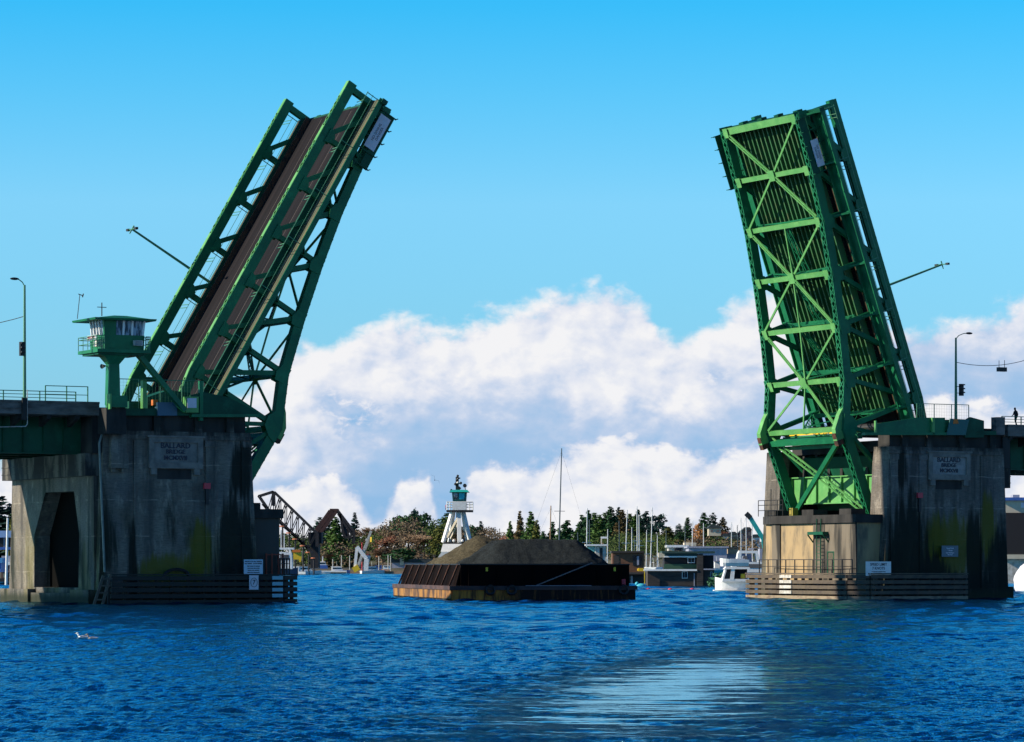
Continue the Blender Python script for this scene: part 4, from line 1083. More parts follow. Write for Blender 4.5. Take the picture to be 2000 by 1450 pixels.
a = (*[un(268, 690, -5.5)[0]], -5.5, un(268, 690, -5.5)[1]); b_ = un(360, 802, -4.6)
MB().bar(a, (b_[0], -4.6, b_[1]), .4, .42).build('brace', GREEN, T)
hz = un(200, 716, -5.6)
MB().tube((hz[0] - .05, -5.6, hz[1]), (hz[0] + .35, -5.4, hz[1] + .06), .2, .05, 8).bar((hz[0] + .3, -5.4, hz[1] + .06), (c0, -5.2, hz[1] + .06), .06, .06).build('loudhailer', STEELK, T)

# ------------------------------------------------------------------ street lamps, signals and wires on the approach
def lamp(label, px, ytop, ybase, v, arm, sig, grp='street lamps on the approach spans'):
    u, zt_ = un(px, ytop, v); zb = 16.0
    o = bthing('street_lamp', label, 'street lamp', u, v, zb, grp)
    MB().tube((u, v, zb), (u, v, zt_), .15, .09, 8).build('pole', RAIL, o)
    pts = [(u, v, zt_ - .1), (u + arm * .25, v, zt_ + .22), (u + arm * .65, v, zt_ + .42), (u + arm, v, zt_ + .46)]
    MB().path(pts, .04, 6).build('arm', RAIL, o)
    MB().ball((u + arm * 1.12, v, zt_ + .46), .16, 2, (2.4, 1, .7)).build('lamp_head', STEELK, o)
    sx, sy = sig
    us, zs_ = un(sx, sy, v)
    s = bthing('traffic_signal', label.split(' lamp')[0] .replace('tall', 'black') + ' lamp pole signal with three lenses', 'traffic light', us, v - .1, zs_, 'traffic signals on the lamp poles')
    MB().box(us - .18, us + .18, v - .35, v - .05, zs_ - .55, zs_ + .55).build('housing', STEELK, s)
    for k_, c_ in ((.36, REDP), (0, YEL), (-.36, GREEND)):
        MB().tube((us, v - .35, zs_ + k_), (us, v - .38, zs_ + k_), .12, n=10).build('lens', STEELK, s)
        MB().prism([(us - .17, zs_ + k_ + .05), (us + .17, zs_ + k_ + .05), (us + .15, zs_ + k_ + .16), (us - .15, zs_ + k_ + .16)], 'y', v - .6, v - .35).build('visor', STEELK, s)
    MB().bar((us, v - .1, zs_ + .3), (u, v - .1, zs_ + .3), .06, .06).bar((us, v - .1, zs_ - .3), (u, v - .1, zs_ - .3), .06, .06).build('bracket', STEELK, s)
    return s
s1 = lamp('tall green lamp pole on the span beside the control tower', 48, 557, 770, -3.6, -.75, (41, 682))
s1['label'] = 'black signal head on the lamp pole beside the control tower'
s2 = lamp('tall green lamp pole with curved arm on the span behind the mossy pier', 1867, 660, 816, -1.5, 1.35, (1875, 762))
s2['label'] = 'black signal head on the lamp pole behind the mossy pier'
# span wires
def wire(label, p, q, sag, r=.03):
    m = MB(); p = Vector(p); q = Vector(q); n = 14
    pts = [p.lerp(q, i / n) - Vector((0, 0, sag * 4 * (i / n) * (1 - i / n))) for i in range(n + 1)]
    m.path(pts, r, 5)
    o = m.build('span_wire', STEELK); o.location = W(0, 0, 0); o.rotation_euler = (0, 0, AL)
    tag(o, label, 'wire'); return o
a = un(48, 618, -3.6); wire('black wire running from the lamp pole beside the control tower', (a[0], -3.6, a[1]), (a[0] - 9, 8, a[1] + .2), .9)
a = un(1868, 708, -1.5); b = un(2030, 690, 12.0)
wire('black wire carrying a hanging sign box behind the mossy pier', (a[0], -1.5, a[1]), (b[0] + 2, 12, b[1] + .6), .9)
hu, hz_ = un(1957, 722, 4.2)
h = bthing('hanging_signal', 'black box hanging on two rods from the wire behind the mossy pier', 'signal box', hu, 4.2, hz_)
MB().box(hu - .5, hu + .45, 4.0, 4.4, hz_ - .2, hz_ + .2).build('housing', STEELK, h)
MB().tube((hu - .35, 4.2, hz_ + .2), (hu - .35, 4.2, hz_ + .85), .03, n=5).tube((hu + .3, 4.2, hz_ + .2), (hu + .3, 4.2, hz_ + .9), .03, n=5).build('rod', STEELK, h)
# concrete post stub below the left lamp, with conduit
u, z = un(48, 790, -4.2)
o = bthing('lamp_pedestal', 'stained pedestal and conduit under the lamp pole beside the control tower', 'pedestal', u, -4.2, 14)
MB().box(u - .2, u + .2, -4.25, -4.05, 14.6, 16.35).build('block', CONC_D, o)
MB().path([(u + .25, -4.15, 17.0), (u + .25, -4.15, 14.3), (u + .1, -4.15, 14.1), (u - 2.2, -4.15, 14.0)], .035, 6).build('conduit', WHITED, o)

# ------------------------------------------------------------------ walking person on the right span
def person(px, py_foot, v):
    u, z = un(px, py_foot, v)
    bm = bmesh.new()
    J = {'pel': (0, 0, .93), 'spine': (0, 0, 1.15), 'chest': (0.03, 0, 1.36), 'neck': (.06, 0, 1.50), 'head': (.09, 0, 1.62), 'top': (.10, 0, 1.72),
         'hl': (0, .09, .90), 'kl': (.10, .10, .50), 'al': (.02, .10, .09), 'tl': (.17, .10, .04), 'hr': (0, -.09, .90), 'kr': (-.02, -.10, .48), 'ar': (-.22, -.10, .12), 'tr': (-.10, -.10, .05),
         'sl': (.03, .19, 1.40), 'el': (-.06, .23, 1.12), 'wl': (.02, .23, .88), 'fl': (.05, .22, .80), 'sr': (.03, -.19, 1.40), 'er': (.10, -.23, 1.14), 'wr': (.26, -.20, 1.02), 'frr': (.33, -.19, .99)}
    E_l = [('pel', 'spine'), ('spine', 'chest'), ('chest', 'neck'), ('neck', 'head'), ('head', 'top'), ('pel', 'hl'), ('hl', 'kl'), ('kl', 'al'), ('al', 'tl'), ('pel', 'hr'), ('hr', 'kr'), ('kr', 'ar'), ('ar', 'tr'),
           ('chest', 'sl'), ('sl', 'el'), ('el', 'wl'), ('wl', 'fl'), ('chest', 'sr'), ('sr', 'er'), ('er', 'wr'), ('wr', 'frr')]
    rad = {'pel': .14, 'spine': .14, 'chest': .16, 'neck': .065, 'head': .105, 'top': .07, 'hl': .10, 'kl': .075, 'al': .05, 'tl': .04, 'hr': .10, 'kr': .075, 'ar': .05, 'tr': .04,
           'sl': .08, 'el': .06, 'wl': .04, 'fl': .035, 'sr': .08, 'er': .06, 'wr': .04, 'frr': .035}
    names = list(J); me = bpy.data.meshes.new('person')
    me.from_pydata([J[n] for n in names], [(names.index(a), names.index(b)) for a, b in E_l], [])
    o = bpy.data.objects.new('person', me); col.objects.link(o)
    md = o.modifiers.new('skin', 'SKIN')
    me.skin_vertices[0].data[0].use_root = True
    for i, n in enumerate(names): me.skin_vertices[0].data[i].radius = (rad[n],) * 2
    ss = o.modifiers.new('sub', 'SUBSURF'); ss.levels = ss.render_levels = 1
    me.materials.append(BLACKC)
    bm.free()
    o.location = W(u, v, 16.05); o.rotation_euler = (0, 0, AL + R(180)); o.scale = (1, 1, 1)
    tag(o, 'person in dark clothes walking along the span behind the mossy pier', 'person')
    h = MB().ball((.10, 0, 1.66), .115, 2, (.95, .85, 1.15)).build('hair', BLACKC, None, smooth=True); h.parent = o
    return o
person(1984, 836, -2.9)

# ------------------------------------------------------------------ aggregate barge
def wl(px, D): return ((px - 1000) / FP * D)
bl = Vector((-5.3, 297, 0)); bx_ = Vector((.984, .178, 0)); by_ = Vector((-.178, .984, 0))
BA = math.atan2(.178, .984)
B = thing('gravel_barge', 'rusty black barge loaded with gravel heaps between the two piers', 'barge', bl, BA)
HULLR = mat('rusty_hull', (.30, .14, .03), .85, 0, .5, .5, (.06, .03, .02), stretch=(1, 1, .45), lo=.42, hi=.6)
HULLB = mat('dark_rust_hull', (.045, .022, .016), .85, 0, .5, .7, (.012, .010, .010), stretch=(1, 1, .4))
BINK = mat('black_bin_wall', (.004, .003, .0035), .95, 0, .4, .6, (.009, .005, .004), spec=.05, stretch=(1, 1, .3))
BW, BL_ = 16.4, 35.0
def sheer(y): return 1.25 + (.25 if y > 20 else 0)
m = MB()
m.prism([(1.6, -.6), (BW - 1.0, -.6), (BW, .3), (BW + .15, 1.3), (-.1, 1.3), (-.1, .2)], 'y', 0, BL_)
hull = m.build('hull', HULLR, B)
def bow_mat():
    m_ = bpy.data.materials.new('bow_rust_and_sun'); m_.use_nodes = True; t = NT(m_.node_tree); p = t.n['Principled BSDF']; p.inputs['Roughness'].default_value = .9; p.inputs['Specular IOR Level'].default_value = .15
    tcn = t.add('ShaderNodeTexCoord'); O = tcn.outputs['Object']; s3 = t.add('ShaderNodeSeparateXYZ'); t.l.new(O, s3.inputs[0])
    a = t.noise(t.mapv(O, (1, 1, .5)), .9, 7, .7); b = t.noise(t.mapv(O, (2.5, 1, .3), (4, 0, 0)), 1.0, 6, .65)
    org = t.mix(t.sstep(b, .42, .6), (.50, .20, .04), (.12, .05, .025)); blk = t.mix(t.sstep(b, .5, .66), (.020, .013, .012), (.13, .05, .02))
    f = t.sstep(t.math('ADD', s3.outputs[0], t.math('MULTIPLY', t.math('SUBTRACT', a, .5), 9)), 2.5, 6.5)  # rust, with brighter orange at left painting in sunlight on the corner
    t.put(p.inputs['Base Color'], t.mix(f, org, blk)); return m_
m = MB().box(.02, BW + .1, -.06, 0, .0, 1.28); m.build('bow_plate', bow_mat() if True else mat('bow_rust_and_sun', (.15, .06, .025), .85, 0, .5, .35, (.018, .012, .011), stretch=(1, 1, .8), lo=.38, hi=.52), hull)
m = MB().box(-.18, BW + .25, -.2, BL_ + .1, .95, 1.31); m.build('rubbing_strake', mat('strake_rust', (.085, .045, .04), .85, 0, .5, .6, (.03, .02, .025)), hull)
for x in (3.4, 5.3, 15.4):
    m = MB()
    for i in range(10):
        a, c = 2 * math.pi * i / 10, 2 * math.pi * (i + 1) / 10
        m.tube((x + .38 * math.cos(a), -.28, .95 + .38 * math.sin(a)), (x + .38 * math.cos(c), -.28, .95 + .38 * math.sin(c)), .12, n=5)
    m.build('tyre_fender', STEELK, hull)
# bin walls
z0, z1 = 1.3, 3.18
m = MB()
m.bar((.9, .55, (z0 + z1) / 2), (BW - .35, .55, (z0 + z1) / 2), .12, z1 - z0)
m.bar((BW - .9, .6, (z0 + z1) / 2), (BW - .9, BL_ - 1, (z0 + z1) / 2), .12, z1 - z0)
m.hexa([(.45, .6, z0), (.57, .6, z0), (.57, BL_ - 1, z0), (.45, BL_ - 1, z0)], [(.95, .6, z1), (1.07, .6, z1), (1.07, BL_ - 1, z1), (.95, BL_ - 1, z1)])
m.bar((.9, BL_ - 1, (z0 + z1) / 2), (BW - .9, BL_ - 1, (z0 + z1) / 2), .12, z1 - z0)
bw = m.build('bin_wall', BINK, B)
m = MB(); m.bar((.8, .5, z1 + .03), (BW - .3, .5, z1 + .03), .2, .1); m.bar((1.0, .5, z1 + .03), (1.0, BL_ - 1, z1 + .03), .2, .1); m.build('top_rail', STEELK, bw)
y = 1.6; i = 0
while y < BL_ - 1.5:
    m = MB()
    m.bar((.05, y, z0), (.85, y + .0, z1), .14, .12, up=(0, 1, 0))
    m.bar((.05, y, z0), (.9, y + .8, z1), .1, .1, up=(0, 1, 0))
    y += 4.4
    m.build('side_stanchion', RUST, B)
for x in (1.6, 4.2, 7.4, 10.5, 13.2, 15.2): MB().bar((x, .35, z0), (x, .48, z1), .12, .1, up=(1, 0, 0)).build('front_stanchion', BINK, B)
m = MB().bar((7.6, .1, 1.35), (12.6, -.05, 3.35), .1, .1); m.build('inclined_bar', mat('old_steel', (.16, .13, .13), .7), B)
m = MB().bar((6.6, -.1, 1.32), (12.5, -.1, 1.32), .06, .06); m.build('hand_line', GREYW, B)
for x in (3.2, 14.7): MB().box(x - .1, x + .1, .3, .42, 2.6, 2.95).build('marker_lamp', YEL, B)
m = MB().box(BW - 1.1, BW - .8, -.1, .3, 1.3, 1.9); m.build('bollard', REDP, B)
# gravel heaps
from mathutils import noise as mn
def gravel_mat(nm, c, c2):
    m_ = bpy.data.materials.new(nm); m_.use_nodes = True; t = NT(m_.node_tree); p = t.n['Principled BSDF']; p.inputs['Roughness'].default_value = .95; p.inputs['Specular IOR Level'].default_value = .1
    tcn = t.add('ShaderNodeTexCoord'); O = tcn.outputs['Object']
    a = t.noise(O, 7.0, 5, .8); b = t.noise(t.mapv(O, (1, 1, 2.5)), .5, 5, .6)
    c_ = t.mix(t.sstep(a, .35, .65), c, c2); c_ = t.mix(t.math('MULTIPLY', t.sstep(b, .45, .7), .55), c_, tuple(x * .55 for x in c2))
    t.put(p.inputs['Base Color'], c_)
    bp = t.add('ShaderNodeBump'); bp.inputs['Strength'].default_value = .9; bp.inputs['Distance'].default_value = .12; t.put(bp.inputs['Height'], t.math('ADD', a, b)); t.l.new(bp.outputs[0], p.inputs['Normal'])
    return m_
def heap(label, x0, x1, y0, y1, peaks, mt, rise=.58):
    """cone-sided heap: height = max over ridge segments of h - slope*distance"""
    bm = bmesh.new(); nx_, ny_ = 90, 90; grid = []
    def seg(px_, py_, a, b):
        vx, vy = b[0] - a[0], b[1] - a[1]; l2 = vx * vx + vy * vy or 1e-9
        t_ = max(0, min(1, ((px_ - a[0]) * vx + (py_ - a[1]) * vy) / l2)); return math.hypot(px_ - a[0] - t_ * vx, py_ - a[1] - t_ * vy), a[2] + t_ * (b[2] - a[2])
    for j in range(ny_ + 1):
        row = []
        for i in range(nx_ + 1):
            x, y = x0 + (x1 - x0) * i / nx_, y0 + (y1 - y0) * j / ny_
            h = -9
            for a, b in peaks:
                d_, hh = seg(x, y, a, b); h = max(h, hh - rise * max(0, d_ - .35) - .10 * min(d_, .35))
            h += .16 * mn.noise(Vector((x * .55, y * .55, 0))) + .09 * mn.noise(Vector((x * 1.9, y * 1.9, 3))) + .04 * mn.noise(Vector((x * 5, y * 5, 7)))
            row.append(bm.verts.new((x, y, max(h, 2.75))))
        grid.append(row)
    for j in range(ny_):
        for i in range(nx_): bm.faces.new((grid[j][i], grid[j][i + 1], grid[j + 1][i + 1], grid[j + 1][i]))
    rim = [grid[0][i] for i in range(nx_ + 1)] + [grid[j][nx_] for j in range(1, ny_ + 1)] + [grid[ny_][i] for i in range(nx_ - 1, -1, -1)] + [grid[j][0] for j in range(ny_ - 1, 0, -1)]
    low = [bm.verts.new((v.co.x, v.co.y, 1.35)) for v in rim]
    for k in range(len(rim)): k2 = (k + 1) % len(rim); bm.faces.new((rim[k2], rim[k], low[k], low[k2]))
    me = bpy.data.meshes.new('gravel_heap'); bm.to_mesh(me); bm.free(); me.materials.append(mt)
    for f in me.polygons: f.use_smooth = True
    o = bpy.data.objects.new('gravel_heap', me); col.objects.link(o); o.location = bl; o.rotation_euler = (0, 0, BA)
    tag(o, label, 'gravel heap', 'gravel heaps on the barge'); return o
GRV = gravel_mat('dark_gravel', (.030, .037, .041), (.012, .016, .018)); GRB = gravel_mat('brown_gravel', (.125, .108, .07), (.048, .042, .028))
heap('broad dark grey gravel heap filling the front of the barge', 1.15, BW - 1.0, .7, 13.0, [((5.3, 3.9, 5.42), (11.7, 3.9, 5.42)), ((5.3, 8.2, 5.45), (11.5, 8.2, 5.4)), ((5.3, 4.4, 5.4), (1.3, 4.2, 3.35)), ((5.3, 6, 5.35), (11.5, 6, 5.35))], GRV, .78)
heap('tall brown gravel heap behind the dark one, in front of the tug', 1.15, BW - 1.0, 13.1, 23.5, [((5.4, 17.0, 5.9), (10.0, 18.2, 5.2)), ((5.4, 17.0, 5.2), (2.2, 18.5, 3.9))], GRB, .60)
heap('lowest brown gravel heap at the far end of the barge', 1.15, BW - 1.0, 23.6, BL_ - 1.1, [((3.6, 28.0, 3.95), (10.8, 28.5, 4.1))], GRB, .5)

# ------------------------------------------------------------------ tug pushing the barge
TD = 345.0
tx = (893 - 1000) / FP * TD
tz = lambda py: CH + (HY - py) / FP * TD
tp = lambda px: (px - 893) / FP * TD
T2 = thing('tugboat', 'white tugboat with tall legged pilothouse tower and teal roof behind the gravel heaps', 'tugboat', (tx, TD, 0), 0)
m = MB().hexa([(-3.8, -6, -.5), (3.8, -6, -.5), (3.2, 12, -.5), (-3.2, 12, -.5)], [(-4.4, -6.6, 2.0), (4.4, -6.6, 2.0), (3.6, 13, 2.0), (-3.6, 13, 2.0)]); m.build('hull', STEELK, T2)
m = MB().hexa([(-3.2, -3, 2.0), (3.2, -3, 2.0), (3.2, 8, 2.0), (-3.2, 8, 2.0)], [(tp(864), -3, tz(1078)), (3.0, -3, tz(1078)), (3.0, 8, tz(1078)), (tp(864), 8, tz(1078))])
m.hexa([(tp(862), -2.8, tz(1078)), (3.0, -2.8, tz(1078)), (3.0, 7, tz(1078)), (tp(862), 7, tz(1078))], [(tp(866), -2.4, tz(1063)), (2.8, -2.4, tz(1063)), (2.8, 6, tz(1063)), (tp(866), 6, tz(1063))])
m.build('deckhouse', WHITE, T2)
MB().box(tp(866) + .1, 2.7, -2.0, 5.5, tz(1063), tz(1059)).build('upper_deck', STEELK, T2)
zt0, zb = tz(999), tz(1060)
for xb, yb, xt, yt in ((tp(866), -1.8, tp(884), -.9), (tp(876), 3.2, tp(886), 1.2), (tp(898), -2.2, tp(896.5), -1.0), (tp(919), -1.4, tp(905), -.8), (tp(912), 3.4, tp(903), 1.2)):
    w_ = .30 if xb != tp(898) else .40
    m = MB().bar((xb, yb, zb), (xt, yt, zt0), w_, w_); m.build('tower_leg', WHITE, T2)
MB().bar((tp(874), 0, tz(1050)), (tp(896), -.5, tz(1010)), .22, .22).bar((tp(880), .5, tz(1052)), (tp(896), -.6, tz(1022)), .14, .14).bar((tp(915), .3, tz(1050)), (tp(897), 0, tz(1025)), .12, .12).build('cross_brace', CREAM, T2)
MB().box(tp(891), tp(894), -.2, .6, zb, zt0).build('ladder_trunk', STEELK, T2)
m = MB().box(tp(872.5), tp(924), -1.7, 2.0, tz(1000.5), tz(997)); m.build('gallery_floor', STEELK, T2)
m = MB().box(tp(884), tp(910.5), -1.72, -1.66, tz(997), tz(981)); m.build('spray_board', WHITE, T2)
m = MB()
for z in (tz(981), tz(986), tz(991)):
    m.path([(tp(873), -1.66, z), (tp(923.5), -1.66, z), (tp(923.5), 1.9, z), (tp(873), 1.9, z), (tp(873), -1.66, z)], .03, 5)
for x in (873, 879, 885, 895, 905, 911, 917, 923.5):
    for y in (-1.66, 1.9): m.tube((tp(x), y, tz(997)), (tp(x), y, tz(981)), .03, n=5)
m.build('gallery_railing', WHITE, T2)
MB().tube((tp(870.5), -1.2, tz(992)), (tp(871.5), -1.2, tz(992)), .28, n=12).build('life_ring', REDP, T2)
m = MB().hexa([(tp(886), -1.0, tz(997)), (tp(909), -1.0, tz(997)), (tp(909), 1.2, tz(997)), (tp(886), 1.2, tz(997))], [(tp(883), -1.2, tz(962)), (tp(912), -1.2, tz(962)), (tp(912), 1.4, tz(962)), (tp(883), 1.4, tz(962))])
ph = m.build('pilothouse', mat('dark_teal_paint', (.015, .10, .10), .4), T2)
MB().hexa([(tp(887), -1.09, tz(979)), (tp(894), -1.09, tz(979)), (tp(894), -1.07, tz(979)), (tp(887), -1.07, tz(979))], [(tp(886), -1.24, tz(964)), (tp(894), -1.24, tz(964)), (tp(894), -1.22, tz(964)), (tp(886), -1.22, tz(964))]).build('window', GLASSW, ph)
MB().hexa([(tp(897), -1.09, tz(979)), (tp(906.5), -1.09, tz(979)), (tp(906.5), -1.07, tz(979)), (tp(897), -1.07, tz(979))], [(tp(897), -1.24, tz(964)), (tp(908), -1.24, tz(964)), (tp(908), -1.22, tz(964)), (tp(897), -1.22, tz(964))]).build('window', mat('teal_window', (.02, .45, .6), .15), ph)
MB().hexa([(tp(878), -1.6, tz(962)), (tp(917), -1.6, tz(962)), (tp(917), 1.8, tz(962)), (tp(878), 1.8, tz(962))], [(tp(882), -1.2, tz(957.5)), (tp(913), -1.2, tz(957.5)), (tp(913), 1.4, tz(957.5)), (tp(882), 1.4, tz(957.5))]).build('roof', TEAL, T2)
m = MB().bar((tp(893), 0, tz(958)), (tp(893), 0, tz(932)), .32, .32).bar((tp(893), 0, tz(958)), (tp(899), 0, tz(952)), .3, .3)
m.ball((tp(889.5), -.2, tz(946)), .16, 1).ball((tp(900), -.2, tz(944)), .16, 1).bar((tp(889), 0, tz(946)), (tp(901), 0, tz(944)), .12, .12)
mast = m.build('mast', STEELK, T2)
MB().ball((tp(893), 0, tz(935.5)), .2, 1, (1, 1, .6)).ball((tp(894), -.1, tz(943)), .18, 1, (1, 1, .7)).build('mast_light', WHITE, mast)
MB().ball((tp(894), 0, tz(930)), .15, 1).bar((tp(895), 0, tz(935)), (tp(899), 0, tz(934)), .1, .14).build('lantern', STEELK, mast)
MB().tube((tp(908), -.5, tz(949)), (tp(908), -.3, tz(949)), .2, n=12).bar((tp(908), -.3, tz(950)), (tp(909), 0, tz(957)), .06, .06).build('searchlight', STEELK, T2)
MB().tube((tp(880), -1.0, tz(958)), (tp(883), -1.0, tz(959)), .14, n=8).build('searchlight', STEELK, T2)
for x in (887, 904): MB().ball((tp(x), -2.3, tz(1056.5)), .16, 1).build('deck_lamp', WHITE, T2)
# bow wave along the left side
bm = bmesh.new()
random.seed(3)
for i in range(110):
    y = random.uniform(-2, 34); x = -.3 - random.random() ** 2 * 2.2 - max(0, (2 - y)) * .1
    s_ = random.uniform(.05, .16)
    bmesh.ops.create_icosphere(bm, subdivisions=1, radius=s_, matrix=Matrix.Translation(bl + bx_ * x + by_ * y + Vector((0, 0, .03))) @ Matrix.Diagonal((1.8, 2.0, .35, 1)))
me = bpy.data.meshes.new('foam'); bm.to_mesh(me); bm.free(); me.materials.append(mat('foam_white', (.8, .83, .85), .8))
o = bpy.data.objects.new('foam', me); col.objects.link(o); tag(o, 'white foam breaking along the sunlit side of the barge', 'foam', kind='stuff')

# ------------------------------------------------------------------ far land
def shoreY(k):
    pts = [(-.6, 640), (-.15, 640), (-.12, 1330), (-.01, 1330), (.018, 1050), (.030, 720), (.9, 700)]
    for (a, ya), (b, yb) in zip(pts[:-1], pts[1:]):
        if k <= b: return ya + (yb - ya) * max(0, (k - a)) / (b - a)
    return pts[-1][1]
def gz(k, Y):
    d = Y - shoreY(k)
    if d < 0: return -1.5
    h = 1.6 * min(1, d / 8) + min(max(0, d - 25) * .017, 9)
    k0 = math.exp(-((k + .028) / .016) ** 2) * 3.5 + math.exp(-((k - .062) / .014) ** 2) * 3
    return h + k0 * min(1, max(0, d - 40) / 150) + .4 * mn.noise(Vector((k * Y * .02, Y * .02, 0)))
bm = bmesh.new(); rows = []
ks = [i / 100 * 0.30 - .0 for i in range(-100, 101)]
for j in range(90):
    Yf = j / 89
    rows.append([bm.verts.new((k * Y, Y, gz(k, Y))) for k in ks for Y in [shoreY(k) - 6 + (5200 - shoreY(k)) * Yf ** 2.6]])
for a, b in zip(rows[:-1], rows[1:]):
    for i in range(len(ks) - 1): bm.faces.new((a[i], a[i + 1], b[i + 1], b[i]))
me = bpy.data.meshes.new('hillside'); bm.to_mesh(me); bm.free()
me.materials.append(mat('hill_ground', (.06, .065, .035), .95, 0, .4, .03, (.09, .07, .05)))
o = bpy.data.objects.new('hillside', me); col.objects.link(o); struct(o)

# ------------------------------------------------------------------ trees
FOL = {n: mat(n, c, .9, 0, .5, .35, c2, spec=.15) for n, c, c2 in (
    ('fir_foliage', (.035, .095, .034), (.018, .050, .028)), ('cedar_foliage', (.075, .145, .036), (.04, .08, .025)), ('brown_cedar_foliage', (.12, .09, .038), (.06, .055, .025)),
    ('blue_fir_foliage', (.022, .060, .050), (.012, .032, .035)), ('olive_foliage', (.12, .13, .030), (.06, .075, .02)), ('bare_twigs', (.26, .18, .12), (.15, .105, .07)),
    ('red_twigs', (.36, .17, .11), (.22, .10, .075)), ('gold_foliage', (.45, .22, .08), (.25, .12, .05)))}
BARK = mat('bark', (.07, .05, .035), .95, 0, .4, 1)
def leaf_cloud(bm, c, r, n, size, rnd, squash=1.0, flat=0.6):
    for _ in range(n):
        while True:
            p = Vector((rnd.uniform(-1, 1), rnd.uniform(-1, 1), rnd.uniform(-1, 1)))
            if .25 < p.length <= 1: break
        p = Vector((p.x * r, p.y * r, p.z * r * squash)) + Vector(c)
        s = size * rnd.uniform(.6, 1.4)
        d1 = Vector((rnd.gauss(0, 1), rnd.gauss(0, 1), rnd.gauss(0, flat))).normalized() * s
        d2 = d1.orthogonal().normalized() * s * .7
        q = Matrix.Rotation(rnd.uniform(0, 6.28), 3, d1) @ d2
        bm.faces.new([bm.verts.new(v) for v in (p - d1, p + q, p + d1 * .9, p - q)])
def mk_conifer(seed, wid=.2, gap=.2, n_lay=22, ragged=.25):
    rnd = random.Random(seed); bm = bmesh.new()
    for i in range(n_lay + 8):
        t_ = i / (n_lay + 8); z = .08 + .92 * t_; r = wid * (1 - t_) ** .95 * (1 + rnd.uniform(-ragged, ragged)) + .012
        nb = max(4, int(15 * (1 - t_) + 4))
        for b in range(nb):
            if rnd.random() < gap: continue
            a = rnd.uniform(0, 6.28); rr = r * rnd.uniform(.35, 1.0)
            leaf_cloud(bm, (rr * .85 * math.cos(a), rr * .85 * math.sin(a), z - rr * .35), .012 + .045 * (1 - t_) ** .7, 10, .010 + .016 * (1 - t_) ** .5, rnd, .8)
    me = bpy.data.meshes.new('crown'); bm.to_mesh(me); bm.free(); return me
def mk_round(seed, n=34, r0=.30, lift=.55, size=.028, per=34):
    rnd = random.Random(seed); bm = bmesh.new()
    for i in range(n):
        a = rnd.uniform(0, 6.28); ph_ = rnd.uniform(-.6, 1.3); rr = r0 * rnd.uniform(.3, 1.0)
        leaf_cloud(bm, (rr * math.cos(a) * math.cos(ph_), rr * math.sin(a) * math.cos(ph_), lift + .40 * math.sin(ph_) * rnd.uniform(.7, 1)), .10, per, size, rnd, .8)
    me = bpy.data.meshes.new('crown'); bm.to_mesh(me); bm.free(); return me
def mk_bare(seed, spread=.46):
    rnd = random.Random(seed); m = MB()
    def grow(p, d, ln, r, lv):
        q = p + d * ln
        if lv < 2: m.tube(p, q, r, r * .7, 4, cap=False)
        else:
            s = d.orthogonal().normalized() * r * 2.0
            m.bm.faces.new([m.bm.verts.new(v) for v in (p - s, p + s, q + s * .3, q - s * .3)])
        if lv >= 5: return
        for _ in range(5):
            nd = (d + Vector((rnd.gauss(0, spread), rnd.gauss(0, spread), rnd.gauss(.10, spread * .7)))).normalized()
            grow(p + d * ln * rnd.uniform(.55, 1), nd, ln * rnd.uniform(.62, .80), max(r * .55, .0016), lv + 1)
    grow(Vector((0, 0, .22)), Vector((0, 0, 1)), .20, .02, 0)
    me = bpy.data.meshes.new('crown'); m.bm.to_mesh(me); m.bm.free(); return me
KINDS = {
    'con': [mk_conifer(i, w_, g, 24, rg) for i, (w_, g, rg) in enumerate([(.21, .02, .14), (.25, .0, .10), (.19, .05, .2), (.23, .03, .16)])],
    'fir': [mk_conifer(20 + i, .16, .32, 19, .45) for i in range(3)],
    'rnd': [mk_round(40 + i) for i in range(3)],
    'bar': [mk_bare(60 + i) for i in range(3)],
}
TR = MB().tube((0, 0, -.1), (0, 0, .35), .022, .016, 7, cap=False).tube((0, 0, .35), (0, 0, .9), .016, .004, 6, cap=False)
for v in ((.08, .03, .55), (-.09, .02, .62), (.03, -.08, .7)): TR.tube((0, 0, v[2] - .15), v, .007, .003, 5, cap=False)
trunk_me = bpy.data.meshes.new('trunk'); TR.bm.to_mesh(trunk_me); TR.bm.free(); trunk_me.materials.append(BARK)
_mc = {}
def tree(label, kind, px, ytop, D, wpx=None, fol='cedar_foliage', ybase=None, grp='trees on the far shore'):
    k = (px - 1000) / FP
    X = k * D; zb = gz(k, D) - .2
    if ybase is not None: zb = min(zb, CH + (HY - ybase) / FP * D) if False else zb
    ztop = CH + (HY - ytop) / FP * D; H = max(2.5, ztop - zb)
    nm = {'con': 'cedar_tree', 'fir': 'fir_tree', 'rnd': 'evergreen_tree', 'bar': 'bare_tree'}[kind]
    o = thing(nm, label, 'tree', (X, D, zb), random.uniform(0, 6.28), grp)
    vi = random.randrange(len(KINDS[kind])); key = (kind, vi, fol)
    if key not in _mc:
        me = KINDS[kind][vi].copy(); me.materials.clear(); me.materials.append(FOL[fol]); _mc[key] = me
    xs_ = sorted(abs(v.co.x) for v in KINDS[kind][vi].vertices); nat = 2 * xs_[int(len(xs_) * .93)] * H
    sx = 1.0 if wpx is None else (wpx * {'con': 1.35, 'fir': 1.15, 'rnd': 1.1, 'bar': 1.0}[kind] / FP * D) / nat
    c = bpy.data.objects.new('crown', _mc[key]); col.objects.link(c); c.parent = o
    zs = {'con': 1.0, 'fir': 1.0, 'rnd': 1 / 1.03, 'bar': 1 / 1.02}[kind] * H
    c.scale = (H * sx, H * sx, zs)
    t_ = bpy.data.objects.new('trunk', trunk_me); col.objects.link(t_); t_.parent = o; t_.scale = (H, H, H)
    return o
